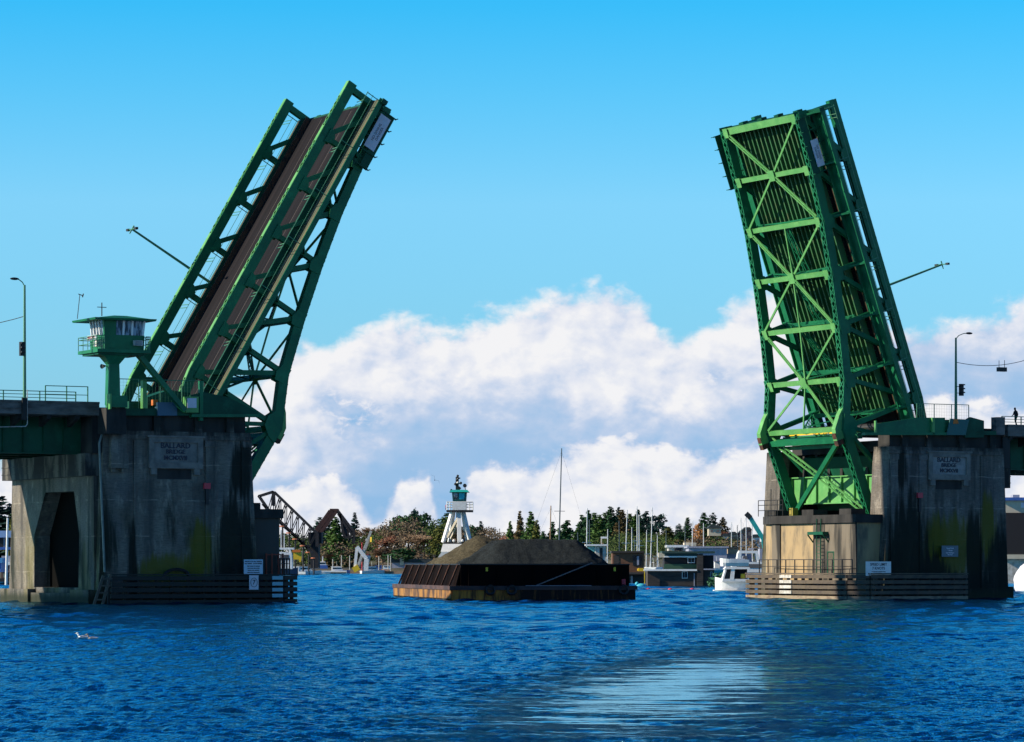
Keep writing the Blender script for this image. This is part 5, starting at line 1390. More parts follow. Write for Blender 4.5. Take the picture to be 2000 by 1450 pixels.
TREES = [
 # left of the channel
 ('dark fir at the left edge of the picture behind the boathouse', 'fir', 4, 966, 720, 70, 'blue_fir_foliage'),
 ('short dark fir beside the tall one behind the blue-roofed boathouse', 'fir', 24, 992, 730, 40, 'fir_foliage'),
 ('olive round tree against the portal leg of the pier behind the boathouse', 'rnd', 30, 1003, 710, 36, 'olive_foliage'),
 ('dark fir behind the joint of the railway bridge arms', 'fir', 624, 1008, 1500, 34, 'blue_fir_foliage'),
 ('blue-green fir rising inside the fold of the rusty bridge arm', 'fir', 641, 1003, 1480, 36, 'blue_fir_foliage'),
 ('broad green cedar under the peak of the rusty bridge arm', 'con', 655, 1008, 1400, 40, 'cedar_foliage'),
 ('slim blue-green fir just beyond the foot of the lattice bridge arm', 'fir', 693, 999, 1500, 24, 'blue_fir_foliage'),
 ('dark cedar at the foot of the lattice bridge arm', 'con', 676, 1045, 1420, 30, 'fir_foliage'),
 ('brown leafless tree above the white launch', 'bar', 650, 1068, 1380, 44, 'bare_twigs'),
 ('brown leafless tree behind the white derrick mast', 'bar', 702, 1040, 1400, 46, 'bare_twigs'),
 ('dark green bushy tree behind the white launch', 'rnd', 668, 1075, 1375, 30, 'fir_foliage'),
 ('reddish leafless tree right above the yellow buoy on the derrick', 'bar', 738, 1028, 1420, 56, 'red_twigs'),
 ('tall brown leafless tree on the slope right of the derrick', 'bar', 762, 1010, 1450, 64, 'bare_twigs'),
 ('brown leafless tree low on the slope between derrick and barge', 'bar', 748, 1058, 1375, 56, 'bare_twigs'),
 ('dark evergreen on the ridge left of the tall umbrella-shaped one', 'rnd', 776, 1004, 1480, 30, 'fir_foliage'),
 ('dark umbrella-shaped evergreen crowning the ridge left of the tug', 'rnd', 798, 996, 1460, 58, 'fir_foliage'),
 ('small dark evergreen tuft highest on the ridge left of the tug', 'rnd', 812, 991, 1490, 20, 'blue_fir_foliage'),
 ('dark round evergreen next to the umbrella-shaped one', 'rnd', 828, 999, 1470, 30, 'fir_foliage'),
 ('wide fan-shaped leafless brown tree in front of the dark evergreens', 'bar', 816, 1016, 1390, 82, 'bare_twigs'),
 ('low dark green bushes at the water behind the barge corner', 'rnd', 790, 1070, 1350, 60, 'fir_foliage'),
 ('yellow-green tree beside the left tower leg of the tug', 'rnd', 857, 1029, 1370, 34, 'olive_foliage'),
 ('dark fir immediately left of the tug pilothouse gallery', 'fir', 873, 1000, 1450, 44, 'fir_foliage'),
 ('bare tree between the legs of the tug tower', 'bar', 900, 1020, 1440, 60, 'bare_twigs'),
 ('dark round tree right of the tug tower legs', 'rnd', 926, 1019, 1420, 34, 'fir_foliage'),
 ('small dark fir between tug tower and the red leafless tree', 'fir', 939, 1016, 1440, 22, 'blue_fir_foliage'),
 ('big reddish leafless tree right of the tug above the brown heap', 'bar', 956, 1019, 1180, 64, 'red_twigs'),
 ('pale leafless tree thin against the sky right of the red one', 'bar', 976, 1022, 1230, 30, 'bare_twigs'),
 # middle
 ('small pointed green cedar left of the tall brown cedar', 'con', 996, 1016, 1080, 20, 'cedar_foliage'),
 ('tall brown-tinted cedar above the dark heap', 'con', 1016, 996, 1070, 26, 'brown_cedar_foliage'),
 ('tall green cedar right of the brown-tinted cedar', 'con', 1036, 997, 1060, 36, 'cedar_foliage'),
 ('shorter bright green cedar leaning out of the tall green one', 'con', 1048, 1014, 1040, 30, 'olive_foliage'),
 ('dark cedar behind the short wooden mast', 'con', 1079, 1017, 1060, 26, 'fir_foliage'),
 ('broad dark cedar right of the tallest mast', 'con', 1107, 1014, 1050, 50, 'fir_foliage'),
 ('dull green cedar between the broad dark one and the next mast', 'con', 1128, 1030, 1010, 36, 'cedar_foliage'),
 ('tall dark cedar behind the first white mast', 'con', 1149, 995, 1060, 30, 'fir_foliage'),
 ('green cedar with a ragged top right of the first white mast', 'con', 1170, 1004, 1040, 34, 'cedar_foliage'),
 ('highest pointed dark cedar of the middle clump', 'con', 1192, 988, 1060, 38, 'fir_foliage'),
 ('narrow dark cedar right of the highest pointed one', 'con', 1208, 989, 1090, 26, 'blue_fir_foliage'),
 ('brown-tinted cedar before the second white mast', 'con', 1216, 994, 1030, 34, 'brown_cedar_foliage'),
 ('green cedar behind the pair of white masts', 'con', 1240, 1006, 1050, 38, 'cedar_foliage'),
 ('dark cedar with its tip just beside the pair of white masts', 'con', 1246, 994, 1090, 26, 'fir_foliage'),
 ('dark wide cedar between the pair of masts and the thin mast', 'con', 1262, 997, 1060, 36, 'blue_fir_foliage'),
 ('dark cedar filling the gap before the first white mast', 'con', 1137, 1004, 1090, 34, 'fir_foliage'),
 ('dark cedar right behind the first white mast, second from it', 'con', 1160, 1000, 1095, 34, 'cedar_foliage'),
 ('dark cedar under the highest pointed one, to its left', 'con', 1181, 1000, 1070, 34, 'cedar_foliage'),
 ('green cedar between the second white mast and the pair of masts', 'con', 1229, 1002, 1080, 34, 'cedar_foliage'),
 ('low green cedar left of the broad dark one', 'con', 1092, 1030, 1020, 30, 'cedar_foliage'),
 ('low dark cedar beside the shorter bright green cedar', 'con', 1060, 1036, 1030, 26, 'fir_foliage'),
 ('round-headed dark evergreen ending the middle clump', 'rnd', 1287, 998, 1050, 42, 'blue_fir_foliage'),
 ('olive cedar right of the round-headed dark evergreen', 'con', 1305, 1028, 1000, 34, 'olive_foliage'),
 ('small dark cedar above the flat white roof', 'con', 1328, 1038, 980, 28, 'fir_foliage'),
 ('ragged thin fir left of the gold tree', 'fir', 1343, 1009, 1100, 22, 'fir_foliage'),
 ('thin distant fir over the flat white roof', 'fir', 1326, 1022, 1200, 20, 'blue_fir_foliage'),
 ('gold-leaved tree above the pale sheds', 'rnd', 1364, 1018, 960, 20, 'gold_foliage'),
 ('dark broken-topped fir just right of the gold tree', 'fir', 1375, 1000, 1080, 30, 'fir_foliage'),
 ('slender fir standing apart on the houses hill', 'fir', 1392, 1000, 1150, 24, 'blue_fir_foliage'),
 ('reddish fir beside the hillside houses', 'fir', 1412, 1009, 1150, 24, 'brown_cedar_foliage'),
 ('brown leafless tree in front of the hillside houses', 'bar', 1396, 1042, 930, 60, 'bare_twigs'),
 ('red-twigged leafless tree right of the reddish fir', 'bar', 1432, 1030, 1050, 44, 'red_twigs'),
 ('dark leafless tree before the blue-grey shed', 'bar', 1376, 1044, 900, 40, 'bare_twigs'),
 ('olive shrubby tree between the white roof and the shed', 'rnd', 1318, 1052, 900, 40, 'olive_foliage'),
 ('green shrubby tree under the middle clump of cedars', 'rnd', 1185, 1058, 960, 60, 'cedar_foliage'),
 ('brown leafless tree under the middle clump of cedars', 'bar', 1205, 1040, 980, 40, 'bare_twigs'),
 ('brown bushy tree under the tallest mast', 'bar', 1100, 1048, 1000, 60, 'bare_twigs'),
 ('pale brown leafless tree under the green cedars', 'bar', 1040, 1046, 1020, 60, 'bare_twigs'),
]
random.seed(11)
for t_ in TREES: tree(*t_)
# the wood on the slopes reads as one mass
def prof(px, pts):
    for (a, ya), (b, yb) in zip(pts[:-1], pts[1:]):
        if a <= px <= b: return ya + (yb - ya) * (px - a) / (b - a)
    return pts[-1][1]
WOOD = [(480, 1040), (560, 1042), (600, 1048), (620, 1056), (650, 1062), (690, 1052), (715, 1046), (735, 1034), (755, 1020), (775, 1012), (800, 1010), (840, 1016), (870, 1014), (900, 1030), (930, 1028), (960, 1030), (985, 1045), (1010, 1040), (1050, 1038), (1080, 1052), (1110, 1050), (1140, 1048), (1170, 1046), (1200, 1042), (1240, 1042), (1290, 1044), (1305, 1052), (1340, 1058), (1360, 1054), (1400, 1052), (1440, 1056), (1480, 1060)]
rnd = random.Random(9)
SC = {'brown': bmesh.new(), 'green': bmesh.new()}
for i in range(3000):
    px = rnd.uniform(495, 1475); k = (px - 1000) / FP; D = shoreY(k) + rnd.uniform(25, 260) + (90 if px > 990 else 0)
    z0_ = gz(k, D); zt_ = CH + (HY - prof(px, WOOD) - 5) / FP * D
    if zt_ < z0_ + 1: zt_ = z0_ + 1
    z = z0_ + (zt_ - z0_) * rnd.random() ** .75; s = rnd.uniform(1.2, 2.6) * D / 1300
    g = mn.noise(Vector((k * 95, z * .05, 1.5))) + (.25 if px > 1060 and px < 1320 else -.15) + rnd.uniform(-.15, .15) + (.5 if px < 625 else 0)
    leaf_cloud(SC['green' if g > 0 else 'brown'], (k * D, D, z), s, 26, .36 * D / 1300, rnd, .9)
for nm, c1, c2, lab in (('brown', (.18, .135, .085), (.095, .075, .055), 'brown leafless wood covering the far slopes'), ('green', (.045, .085, .028), (.085, .10, .03), 'dark evergreen wood covering the far slopes')):
    me = bpy.data.meshes.new('far_wood'); SC[nm].to_mesh(me); SC[nm].free(); me.materials.append(mat('wood_' + nm, c1, .95, 0, .4, .12, c2, spec=.1))
    o = bpy.data.objects.new('far_wood', me); col.objects.link(o); tag(o, lab, 'wood', kind='stuff')

# ------------------------------------------------------------------ railway bascule bridge in the distance
def pxz(px, py, D): p = at(px, py, D); return (p.x, p.z)
def far_truss(label, D, chords, webs, mt, depth=8.0, r=.55):
    o = thing('railway_drawbridge', label, 'bridge', (at(*chords[0][0], D).x, D, 0), 0, 'railway bridge arms in the distance')
    OFF[o.name] = (at(*chords[0][0], D).x, D, 0)
    for dy in (0, depth):
        for a, b in chords:
            p, q = at(*a, D), at(*b, D); p.y += dy; q.y += dy
            MB().bar(p, q, r, r).build('chord', mt, o)
        m = MB()
        for a, b in webs:
            p, q = at(*a, D), at(*b, D); p.y += dy; q.y += dy; m.bar(p, q, r * .5, r * .5)
        m.build('lattice', mt, o)
    return o
def lerp2(a, b, t): return (a[0] + (b[0] - a[0]) * t, a[1] + (b[1] - a[1]) * t)
def zig(a0, a1, b0, b1, n):
    out_ = []
    for i in range(n):
        t0, t1 = i / n, (i + 1) / n
        out_.append((lerp2(a0, a1, t0), lerp2(b0, b1, t0))); out_.append((lerp2(a0, a1, t0), lerp2(b0, b1, t1)))
    out_.append((a1, b1)); return out_
RAILK = mat('dark_rail_steel', (.018, .017, .022), .8, 0, .4, .2); RAILR = mat('rust_rail_steel', (.07, .026, .024), .85, 0, .4, .2, (.03, .013, .013))
far_truss('black truss arm with peaked top beside the dark ledge of the pier', 1150, [((504, 969), (533, 960)), ((533, 960), (618, 1042)), ((512, 985), (600, 1072)), ((533, 960), (531, 988)), ((504, 969), (520, 992)), ((618, 1042), (618, 1068)), ((540, 1016), (612, 1082))],
          zig((533, 962), (616, 1042), (524, 994), (600, 1072), 7) + zig((512, 985), (600, 1072), (530, 1010), (612, 1082), 6), RAILK, 9, .6)
far_truss('rusty brown folded arm with flat top in the distance', 1180, [((613, 1040), (644, 997)), ((621, 1046), (656, 999)), ((644, 996), (660, 996)), ((616, 1043), (650, 998))], zig((613, 1040), (644, 997), (621, 1046), (656, 999), 6), RAILR, 7, .75)
far_truss('thin dark lattice arm sloping down right from the rusty one', 1180, [((657, 995), (690, 1038)), ((660, 1004), (688, 1046)), ((664, 1004), (672, 1050)), ((690, 1038), (690, 1062)), ((672, 1050), (690, 1050))], zig((657, 995), (690, 1038), (660, 1004), (688, 1046), 6) + zig((664, 1006), (684, 1046), (668, 1040), (682, 1056), 3), RAILK, 7, .7)
o = thing('railway_bridge_pier', 'dark pier and counterweight block under the joint of the railway bridge arms', 'bridge pier', (at(608, 1100, 1160).x, 1160, 0), 0)
OFF[o.name] = (at(608, 1100, 1160).x, 1160, 0)
for nm, x0, y0, x1, y1 in (('counterweight', 603, 1040, 628, 1062), ('pier_shaft', 606, 1062, 622, 1112)):
    p, q = at(x0, y0, 1160), at(x1, y1, 1160); MB().box(p.x, q.x, 1160, 1170, q.z, p.z).build(nm, RAILK, o)
# rust-capped piles marching out from the railway pier
for i, (x, y) in enumerate(((552, 1027), (565, 1040), (577, 1052), (592, 1065), (603, 1078), (613, 1089))):
    p = at(x, y, 1000 + i * 22)
    o = thing('capped_pile', 'dark pile with a flat rust red cap in the row below the black truss arm', 'pile', (p.x, p.y, -1), 0, 'rust-capped piles below the black truss arm')
    MB().tube((0, 0, 0), (0, 0, p.z + .6), .28, .24, 8).build('post', RAILK, o)
    MB().tube((0, 0, p.z + .6), (0, 0, p.z + 1.0), 1.1, .9, 10).build('cap', mat('cap_rust', (.30, .10, .05), .9), o) if i == 0 else None
    if i: c = bpy.data.objects.new('cap', bpy.data.meshes['cap'].copy()); col.objects.link(c); c.parent = o; c.location = (0, 0, p.z - at(552, 1027, 1000).z)

# ------------------------------------------------------------------ boats
def hull_mesh(L_, W_, H_, bow=.35, n=10):
    """simple boat hull along x, bow at +x"""
    m = MB(); secs = []
    for i in range(n + 1):
        t_ = i / n; x = -L_ / 2 + L_ * t_
        wv = W_ / 2 * (1 if t_ < 1 - bow else math.sqrt(max(0.0, 1 - ((t_ - 1 + bow) / bow) ** 2)) * .97 + .03)
        zt_ = H_ * (1 + .28 * t_ ** 2)
        secs.append([m.bm.verts.new(v) for v in ((x, -wv, zt_), (x * (.99), -wv * .9, H_ * .35), (x * .96, -wv * .55, -.25), (x * .96, wv * .55, -.25), (x * .99, wv * .9, H_ * .35), (x, wv, zt_))])
    for a, b in zip(secs[:-1], secs[1:]):
        for i in range(5): m.bm.faces.new((a[i], a[i + 1], b[i + 1], b[i]))
        m.bm.faces.new((a[5], a[0], b[0], b[5]))
    m.bm.faces.new(secs[0]); m.bm.faces.new(secs[-1][::-1])
    return m
def sailboat(label, px_b, px_t, ytop, D, mt_mast, hull_m, rot=.3, L_=10):
    p = at(px_b, 1105, D); top = at(px_t, ytop, D)
    o = thing('sailboat', label, 'sailboat', (p.x, D, 0), rot, 'sailing boats moored in the marina')
    hull_mesh(L_, 3.0, 1.15).build('hull', hull_m, o)
    MB().hexa([(-2.2, -1, 1.2), (2.2, -.9, 1.3), (2.2, .9, 1.3), (-2.2, 1, 1.2)], [(-2.0, -.8, 1.8), (1.5, -.7, 1.75), (1.5, .7, 1.75), (-2.0, .8, 1.8)]).build('cabin', WHITE, o)
    dx = (top.x - p.x); c_, s_ = math.cos(-rot), math.sin(-rot)
    tpv = Vector((dx * c_, dx * s_, top.z))
    m = MB().tube((0, 0, 1.2), tpv, .11, .07, 6); ms = m.build('mast', mt_mast, o)
    MB().bar((tpv.x * .5 - .8, 0, tpv.z * .55), (tpv.x * .5 + .8, 0, tpv.z * .55), .07, .07).build('spreader', mt_mast, ms)
    m = MB().tube((tpv.x * .98, tpv.y * .98, tpv.z * .98), (L_ * .48, 0, 1.5), .009, n=4).tube((tpv.x * .98, tpv.y * .98, tpv.z * .98), (-L_ * .48, 0, 1.3), .009, n=4); m.build('stay', STEELK, ms)
    MB().tube((0, 0, 2.3), (-3.6, 0, 2.2), .17, n=6).build('furled_sail', BLUEP, o)
    return o
MASTW = mat('pale_mast', (.62, .62, .60), .4); MASTB = mat('wooden_mast', (.30, .17, .07), .5); MASTK = mat('dark_mast', (.06, .08, .09), .5)
for a in (
 ('sailboat with the tallest dark mast, rising behind the dark gravel heap', 1090, 1097, 876, 470, MASTK, BLUEP, .4, 13),
 ('sailboat with the short wooden mast left of the tallest mast', 1073, 1076, 988, 480, MASTB, WHITE, .2, 9),
 ('sailboat with the first white mast right of the tallest one', 1145, 1147, 993, 560, MASTW, WHITE, .3, 10),
 ('sailboat with a thin dark mast just right of the first white mast', 1152, 1151, 1015, 600, MASTK, WHITE, .1, 8),
 ('sailboat with a slanting white mast left of the twin masts', 1221, 1225, 996, 580, MASTW, WHITE, .5, 10),
 ('sailboat with the taller of the twin white masts', 1245, 1244, 989, 590, MASTW, BLUEP, .2, 10),
 ('sailboat with the shorter of the twin white masts', 1249, 1248, 1006, 600, MASTW, WHITE, .2, 9),
 ('sailboat with a thin mast over the left end of the dark houseboat', 1270, 1274, 991, 620, MASTW, BLUEP, .6, 10),
 ('sailboat with a stubby mast between the twin masts and the thin mast', 1262, 1263, 1036, 610, MASTW, WHITE, .6, 8),
 ('sailboat with a low grey mast behind the brown houseboat', 1238, 1240, 1052, 640, MASTK, WHITE, .3, 8),
 ('sailboat with a bare mast in front of the gold tree', 1351, 1353, 1018, 700, MASTW, WHITE, .3, 9),
 ('sailboat with a pale mast right of the gold tree', 1374, 1374, 1022, 700, MASTW, WHITE, .2, 9),
 ('sailboat with a thin mast over the blue-grey shed', 1338, 1338, 1024, 700, MASTK, WHITE, .4, 9),
 ('sailboat with a pinkish mast left of the teal crane boom', 1458, 1457, 1008, 680, MASTW, WHITE, .4, 10),
 ('sailboat with a thin mast farther left of the teal crane boom', 1448, 1447, 1012, 690, MASTW, BLUEP, .4, 10),
 ('sailboat with the leaning dark mast just left of the first white mast', 1131, 1128, 1040, 600, MASTK, WHITE, .3, 8),
 ('sailboat with a short bright mast above the workboat wheelhouse', 1186, 1187, 1034, 640, MASTW, WHITE, .2, 8),
 ('sailboat with a thin mast left of the slanting white one', 1210, 1209, 1018, 690, MASTK, BLUEP, .2, 9),
 ('sailboat with a slim mast between the slanting one and the twins', 1234, 1234, 1030, 660, MASTW, WHITE, .4, 9),
 ('sailboat with a blue sail cover right of the thin mast', 1284, 1284, 1046, 640, MASTW, WHITE, .5, 9),
 ('sailboat with a low mast over the green houseboat roof', 1300, 1301, 1034, 720, MASTK, WHITE, .1, 9),
 ('sailboat with a thin mast above the tan shed', 1428, 1429, 1020, 720, MASTW, WHITE, .4, 9),
 ('sailboat with a dark mast between the tan shed and the pinkish mast', 1441, 1440, 1026, 730, MASTK, WHITE, .2, 9),
 ('sailboat with a white mast against the ledge of the far pier', 1470, 1469, 1020, 700, MASTW, BLUEP, .3, 9),
): sailboat(*a)
def small_boat(label, px, D, L_, rot, hm=WHITE):
    p = at(px, 1105, D)
    o = thing('cabin_boat', label, 'motor boat', (p.x, D, 0), rot, 'small cabin boats in the marina')
    hull_mesh(L_, L_ * .34, 1.2).build('hull', hm, o)
    MB().hexa([(-L_ * .25, -1.1, 1.2), (L_ * .22, -1, 1.3), (L_ * .22, 1, 1.3), (-L_ * .25, 1.1, 1.2)], [(-L_ * .25, -.95, 2.7), (L_ * .10, -.85, 2.7), (L_ * .10, .85, 2.7), (-L_ * .25, .95, 2.7)]).build('cabin', WHITE, o)
    MB().hexa([(-L_ * .22, -1.06, 1.8), (L_ * .16, -.99, 1.8), (L_ * .16, .99, 1.8), (-L_ * .22, 1.06, 1.8)], [(-L_ * .22, -1.0, 2.35), (L_ * .13, -.93, 2.35), (L_ * .13, .93, 2.35), (-L_ * .22, 1.0, 2.35)]).build('window_band', GLASS, o)
    MB().box(-L_ * .28, L_ * .12, -1.1, 1.1, 2.7, 2.8).build('roof', WHITE, o)
    MB().tube((-.3, 0, 2.8), (-.5, 0, 4.6), .04, n=5).tube((-.45, -.5, 3.7), (-.45, .5, 3.7), .03, n=5).build('mast', MASTW, o)
    m = MB()
    for y in (-1, 1): m.path([(L_ * .12, y * L_ * .15, 2.0), (L_ * .4, y * L_ * .08, 2.2), (L_ * .49, 0, 2.25)], .03, 4)
    m.build('bow_rail', MASTW, o)
    return o
for a in (('white cabin boat behind the blue tarpaulined one, near the thin mast', 1280, 640, 9, .4), ('white cabin boat between the two houseboats', 1266, 600, 8, 2.6, BLUEP), ('small white cabin boat at the right end of the brown houseboat roof', 1290, 680, 8, .2),
          ('white cabin boat beside the small white hut', 1404, 560, 8, .5), ('white cabin boat just behind the flybridge yacht', 1432, 600, 10, 2.8), ('blue-hulled cabin boat in front of the ledge of the far pier', 1474, 640, 9, .3, BLUEP), ('white cabin boat behind the workboat wheelhouse', 1190, 600, 8, .3),
          ('white cabin boat moored left of the white launch beyond the black fender', 596, 1120, 11, .2), ('white cabin boat beside the yellow container', 570, 1060, 10, 2.9), ('blue cabin boat on the far quay between posts', 660, 1235, 9, .1, BLUEP), ('white cabin boat at the foot of the derrick', 728, 1238, 9, .3)): small_boat(*a)

def cruiser(name, label, x0, x1, ywl, D, fac, parts, hull_m=WHITE, rot=0.0, hh=None, cat='motor boat'):
    """parts: (name, material, [px polygon], y0, y1) in the boat's own vertical plane"""
    cx = (at(x0, 0, D).x + at(x1, 0, D).x) / 2; L_ = at(x1, 0, D).x - at(x0, 0, D).x
    o = thing(name, label, cat, (cx, D, 0), 0)
    h = hull_mesh(L_ / .98, min(4.2, L_ * .38), hh, fac if False else .4)
    if fac < 0: bmesh.ops.scale(h.bm, vec=(-1, 1, 1), verts=h.bm.verts)
    h.build('hull', hull_m, o)
    for nm, mt, poly, y0, y1 in parts:
        q = [(at(x, y, D).x - cx, at(x, y, D).z) for x, y in poly]
        MB().prism(q, 'y', y0, y1).build(nm, mt, o)
    return o
cruiser('motor_boat', 'white motor boat with open cockpit next to the brown plank fender', 1397, 1463, 1156, 402, -1, [
    ('deckhouse', WHITE, [(1409, 1136), (1462, 1136), (1462, 1131), (1411, 1131)], -1.4, 1.4),
    ('windscreen_frame', WHITE, [(1409, 1134), (1412, 1134), (1419, 1110), (1416, 1110)], -1.3, 1.3),
    ('side_window', GLASS, [(1413, 1131), (1423, 1131), (1425, 1112), (1419, 1112)], -1.34, 1.34),
    ('pillar', WHITE, [(1424, 1133), (1432, 1133), (1434, 1110), (1427, 1110)], -1.42, 1.42),
    ('cockpit', BLACKC, [(1434, 1131), (1460, 1131), (1460, 1112), (1434, 1112)], .6, 1.3),
    ('roof', WHITE, [(1413, 1112), (1464, 1112), (1462, 1108), (1417, 1107)], -1.5, 1.5),
    ('orange_bin', YEL, [(1446, 1130), (1454, 1130), (1454, 1121), (1446, 1121)], -1.0, -.4),
    ('swim_platform', WHITE, [(1394, 1156), (1458, 1156), (1458, 1152.5), (1394, 1152.5)], -1.7, 1.7)], hh=1.35)
cruiser('motor_yacht', 'white flybridge yacht carrying a dinghy behind the open motor boat', 1412, 1492, 1146, 520, 1, [
    ('superstructure', WHITE, [(1424, 1118), (1490, 1118), (1490, 1098), (1432, 1098)], -1.6, 1.6),
    ('window_band', GLASS, [(1436, 1110), (1488, 1110), (1488, 1102), (1440, 1102)], -1.65, 1.65),
    ('flybridge', WHITE, [(1440, 1082), (1443, 1076), (1478, 1076), (1484, 1098), (1478, 1098), (1474, 1081), (1447, 1081), (1445, 1098), (1438, 1098)], -1.5, 1.5),
    ('console', GLASS, [(1449, 1096), (1460, 1096), (1458, 1086), (1451, 1086)], -1.0, 1.0),
    ('radar', GREYW, [(1462, 1074), (1472, 1074), (1472, 1071), (1462, 1071)], -.4, .4)], hh=1.6, rot=.2)
o = thing('dinghy', 'white dinghy perched on the deck of the flybridge yacht', 'dinghy', (at(1441, 1098, 505).x, 513, at(1441, 1103, 505).z), math.pi, None)
hull_mesh(4.4, 1.7, .75).build('hull', WHITE, o); MB().box(-1.6, .6, -.5, .5, .72, .9).build('seat', GREYW, o)
cruiser('fishing_boat', 'white fishing boat with raised wheelhouse frame right of the black fender', 536, 582, 1124, 1000, 1, [
    ('wheelhouse', WHITE, [(541, 1110), (572, 1112), (570, 1080), (545, 1078)], -1.8, 1.8), ('window_band', GLASS, [(547, 1094), (566, 1094), (565, 1084), (548, 1084)], -1.85, 1.85),
    ('gantry', WHITE, [(538, 1074), (574, 1074), (574, 1070), (538, 1070)], -1.4, 1.4), ('gantry_leg', WHITE, [(541, 1105), (544, 1105), (546, 1072), (543, 1072)], -1.5, -1.2), ('gantry_leg', WHITE, [(568, 1110), (572, 1110), (568, 1072), (564, 1072)], -1.5, -1.2),
    ('mast', MASTW, [(548, 1072), (550, 1072), (550, 1036), (548, 1036)], -.2, .2), ('mast', MASTW, [(554, 1072), (556, 1072), (556, 1044), (554, 1044)], -.2, .2)], hull_m=mat('navy_hull', (.03, .05, .10), .5), hh=2.0)
cruiser('patrol_launch', 'small blue and white launch beyond the white pontoon', 614, 645, 1113, 1180, -1, [
    ('cabin', BLUEP, [(620, 1111), (640, 1111), (639, 1104), (621, 1104)], -1.5, 1.5), ('wheelhouse', WHITE, [(624, 1104), (637, 1104), (635, 1097), (626, 1097)], -1.2, 1.2), ('window_band', GLASS, [(625, 1102), (636, 1102), (636, 1099), (626, 1099)], -1.25, 1.25),
    ('mast', WHITE, [(629, 1097), (631, 1097), (631, 1087), (629, 1087)], -.2, .2)], hh=.9)
def slab(name, label, cat, x0, x1, y0, y1, D, dep, mt, extra=()):
    p, q = at(x0, y0, D), at(x1, y1, D)
    o = thing(name, label, cat, ((p.x + q.x) / 2, D, q.z), 0); OFF[o.name] = ((p.x + q.x) / 2, D, q.z)
    MB().box(p.x, q.x, D, D + dep, q.z, p.z).build('body', mt, o)
    for nm, mt2, a0, b0, a1, b1, f in extra:
        p, q = at(a0, b0, D), at(a1, b1, D); MB().box(p.x, q.x, D - f, D + (.05 if f > 0 else dep), q.z, p.z).build(nm, mt2, o)
    return o
slab('pontoon', 'white pontoon between the fishing boat and the derrick', 'pontoon', 584, 677, 1115, 1121, 1230, 4, WHITE, (('shadow_beam', STEELK, 600, 1118, 676, 1122, .4),))
slab('quay_wall', 'sandy quay wall under the derrick', 'quay', 677, 790, 1116, 1123.5, 1240, 8, mat('sand_stone', (.42, .28, .18), .9, 0, .4, .3), (('pale_stack', CREAM, 720, 1112, 735, 1116, .3), ('pale_stack', mat('pinkish_stack', (.5, .3, .2), .9), 742, 1112, 760, 1116, .3), ('blue_stack', BLUEP, 722, 1108, 733, 1115, -.1)))
slab('yellow_container', 'bright yellow container behind the fishing boat', 'container', 573, 589, 1078, 1093, 1010, 3, YEL, (('orange_top', ORG, 571, 1074, 587, 1079, .4), ('leg', YEL, 584, 1093, 588, 1098, .2)))
slab('shed', 'long dark roofed shed on the shore behind the barge corner', 'shed', 765, 842, 1099, 1110, 1345, 8, GREYW, (('roof', DARKROOF, 763, 1092, 845, 1099, .6), ('white_end', CREAM, 781, 1090, 789, 1104, .8)))
slab('van', 'dark blue van parked on the quay right of the derrick', 'van', 733, 745, 1105, 1113, 1300, 4, BLUEP, (('window', GLASS, 735, 1106, 743, 1108, .1), ('wheel', STEELK, 735, 1112, 737, 1114.5, .15), ('wheel', STEELK, 741, 1112, 743, 1114.5, .15)))
slab('van', 'white van parked on the quay by the derrick base', 'van', 748, 761, 1105, 1113, 1300, 4, WHITE, (('window', GLASS, 750, 1106, 759, 1108, .1), ('wheel', STEELK, 750, 1112, 752, 1114.5, .15), ('wheel', STEELK, 757, 1112, 759, 1114.5, .15)))
# derrick
D_ = 1220.0
o = thing('derrick_crane', 'white derrick crane with yellow base and yellow buoy on the far quay', 'crane', (at(705, 1118, D_).x, D_, 0)); OFF[o.name] = (at(705, 1118, D_).x, D_, 0)
def bp(m, a, b, w_, dy=0): p, q = at(*a, D_), at(*b, D_); p.y += dy; q.y += dy; m.bar(p, q, w_, w_); return m
bp(bp(bp(MB(), (693, 1112), (697, 1070), 1.0), (697, 1068), (716, 1092), 1.3), (716, 1092), (715, 1115), 1.6).build('a_frame', WHITE, o)
m = MB(); bp(m, (698, 1108), (725, 1037), .9); bp(m, (701, 1108), (722, 1052), .5, 1); bp(m, (714, 1056), (722, 1050), .7); m.build('boom', WHITED, o)
bp(bp(MB(), (697, 1070), (724, 1040), .12), (725, 1038), (725, 1052), .15).build('cable', STEELK, o)
p = at(726, 1054, D_); MB().tube((p.x, p.y, p.z - .9), (p.x, p.y, p.z + .9), .7, n=8).build('buoy', YEL, o)
bp(MB(), (690, 1114), (701, 1108), 2.0).build('base', YEL, o)
bp(MB(), (712, 1114), (718, 1085), 1.9, 2).build('winch_house', WHITE, o)
bp(MB(), (716, 1085), (722, 1085), .9, 2).build('roof', mat('red_roof', (.35, .08, .06), .8), o)
# flag and lamp posts on the far quay
for x, yt in ((667, 1085), (683, 1085), (650, 1092), (707, 1060), (758, 1084), (763, 1086), (740, 1087)):
    p = at(x, yt, 1260)
    q = MB().tube((0, 0, 0), (0, 0, p.z), .20, .15, 6).build('mooring_post', WHITED if x != 707 else REDP)
    q.location = (p.x, p.y, 0); tag(q, 'slim pale mooring post on the far quay near the derrick' if x != 707 else 'thin red flagpole beside the derrick boom', 'post', 'posts on the far quay' if x != 707 else None)

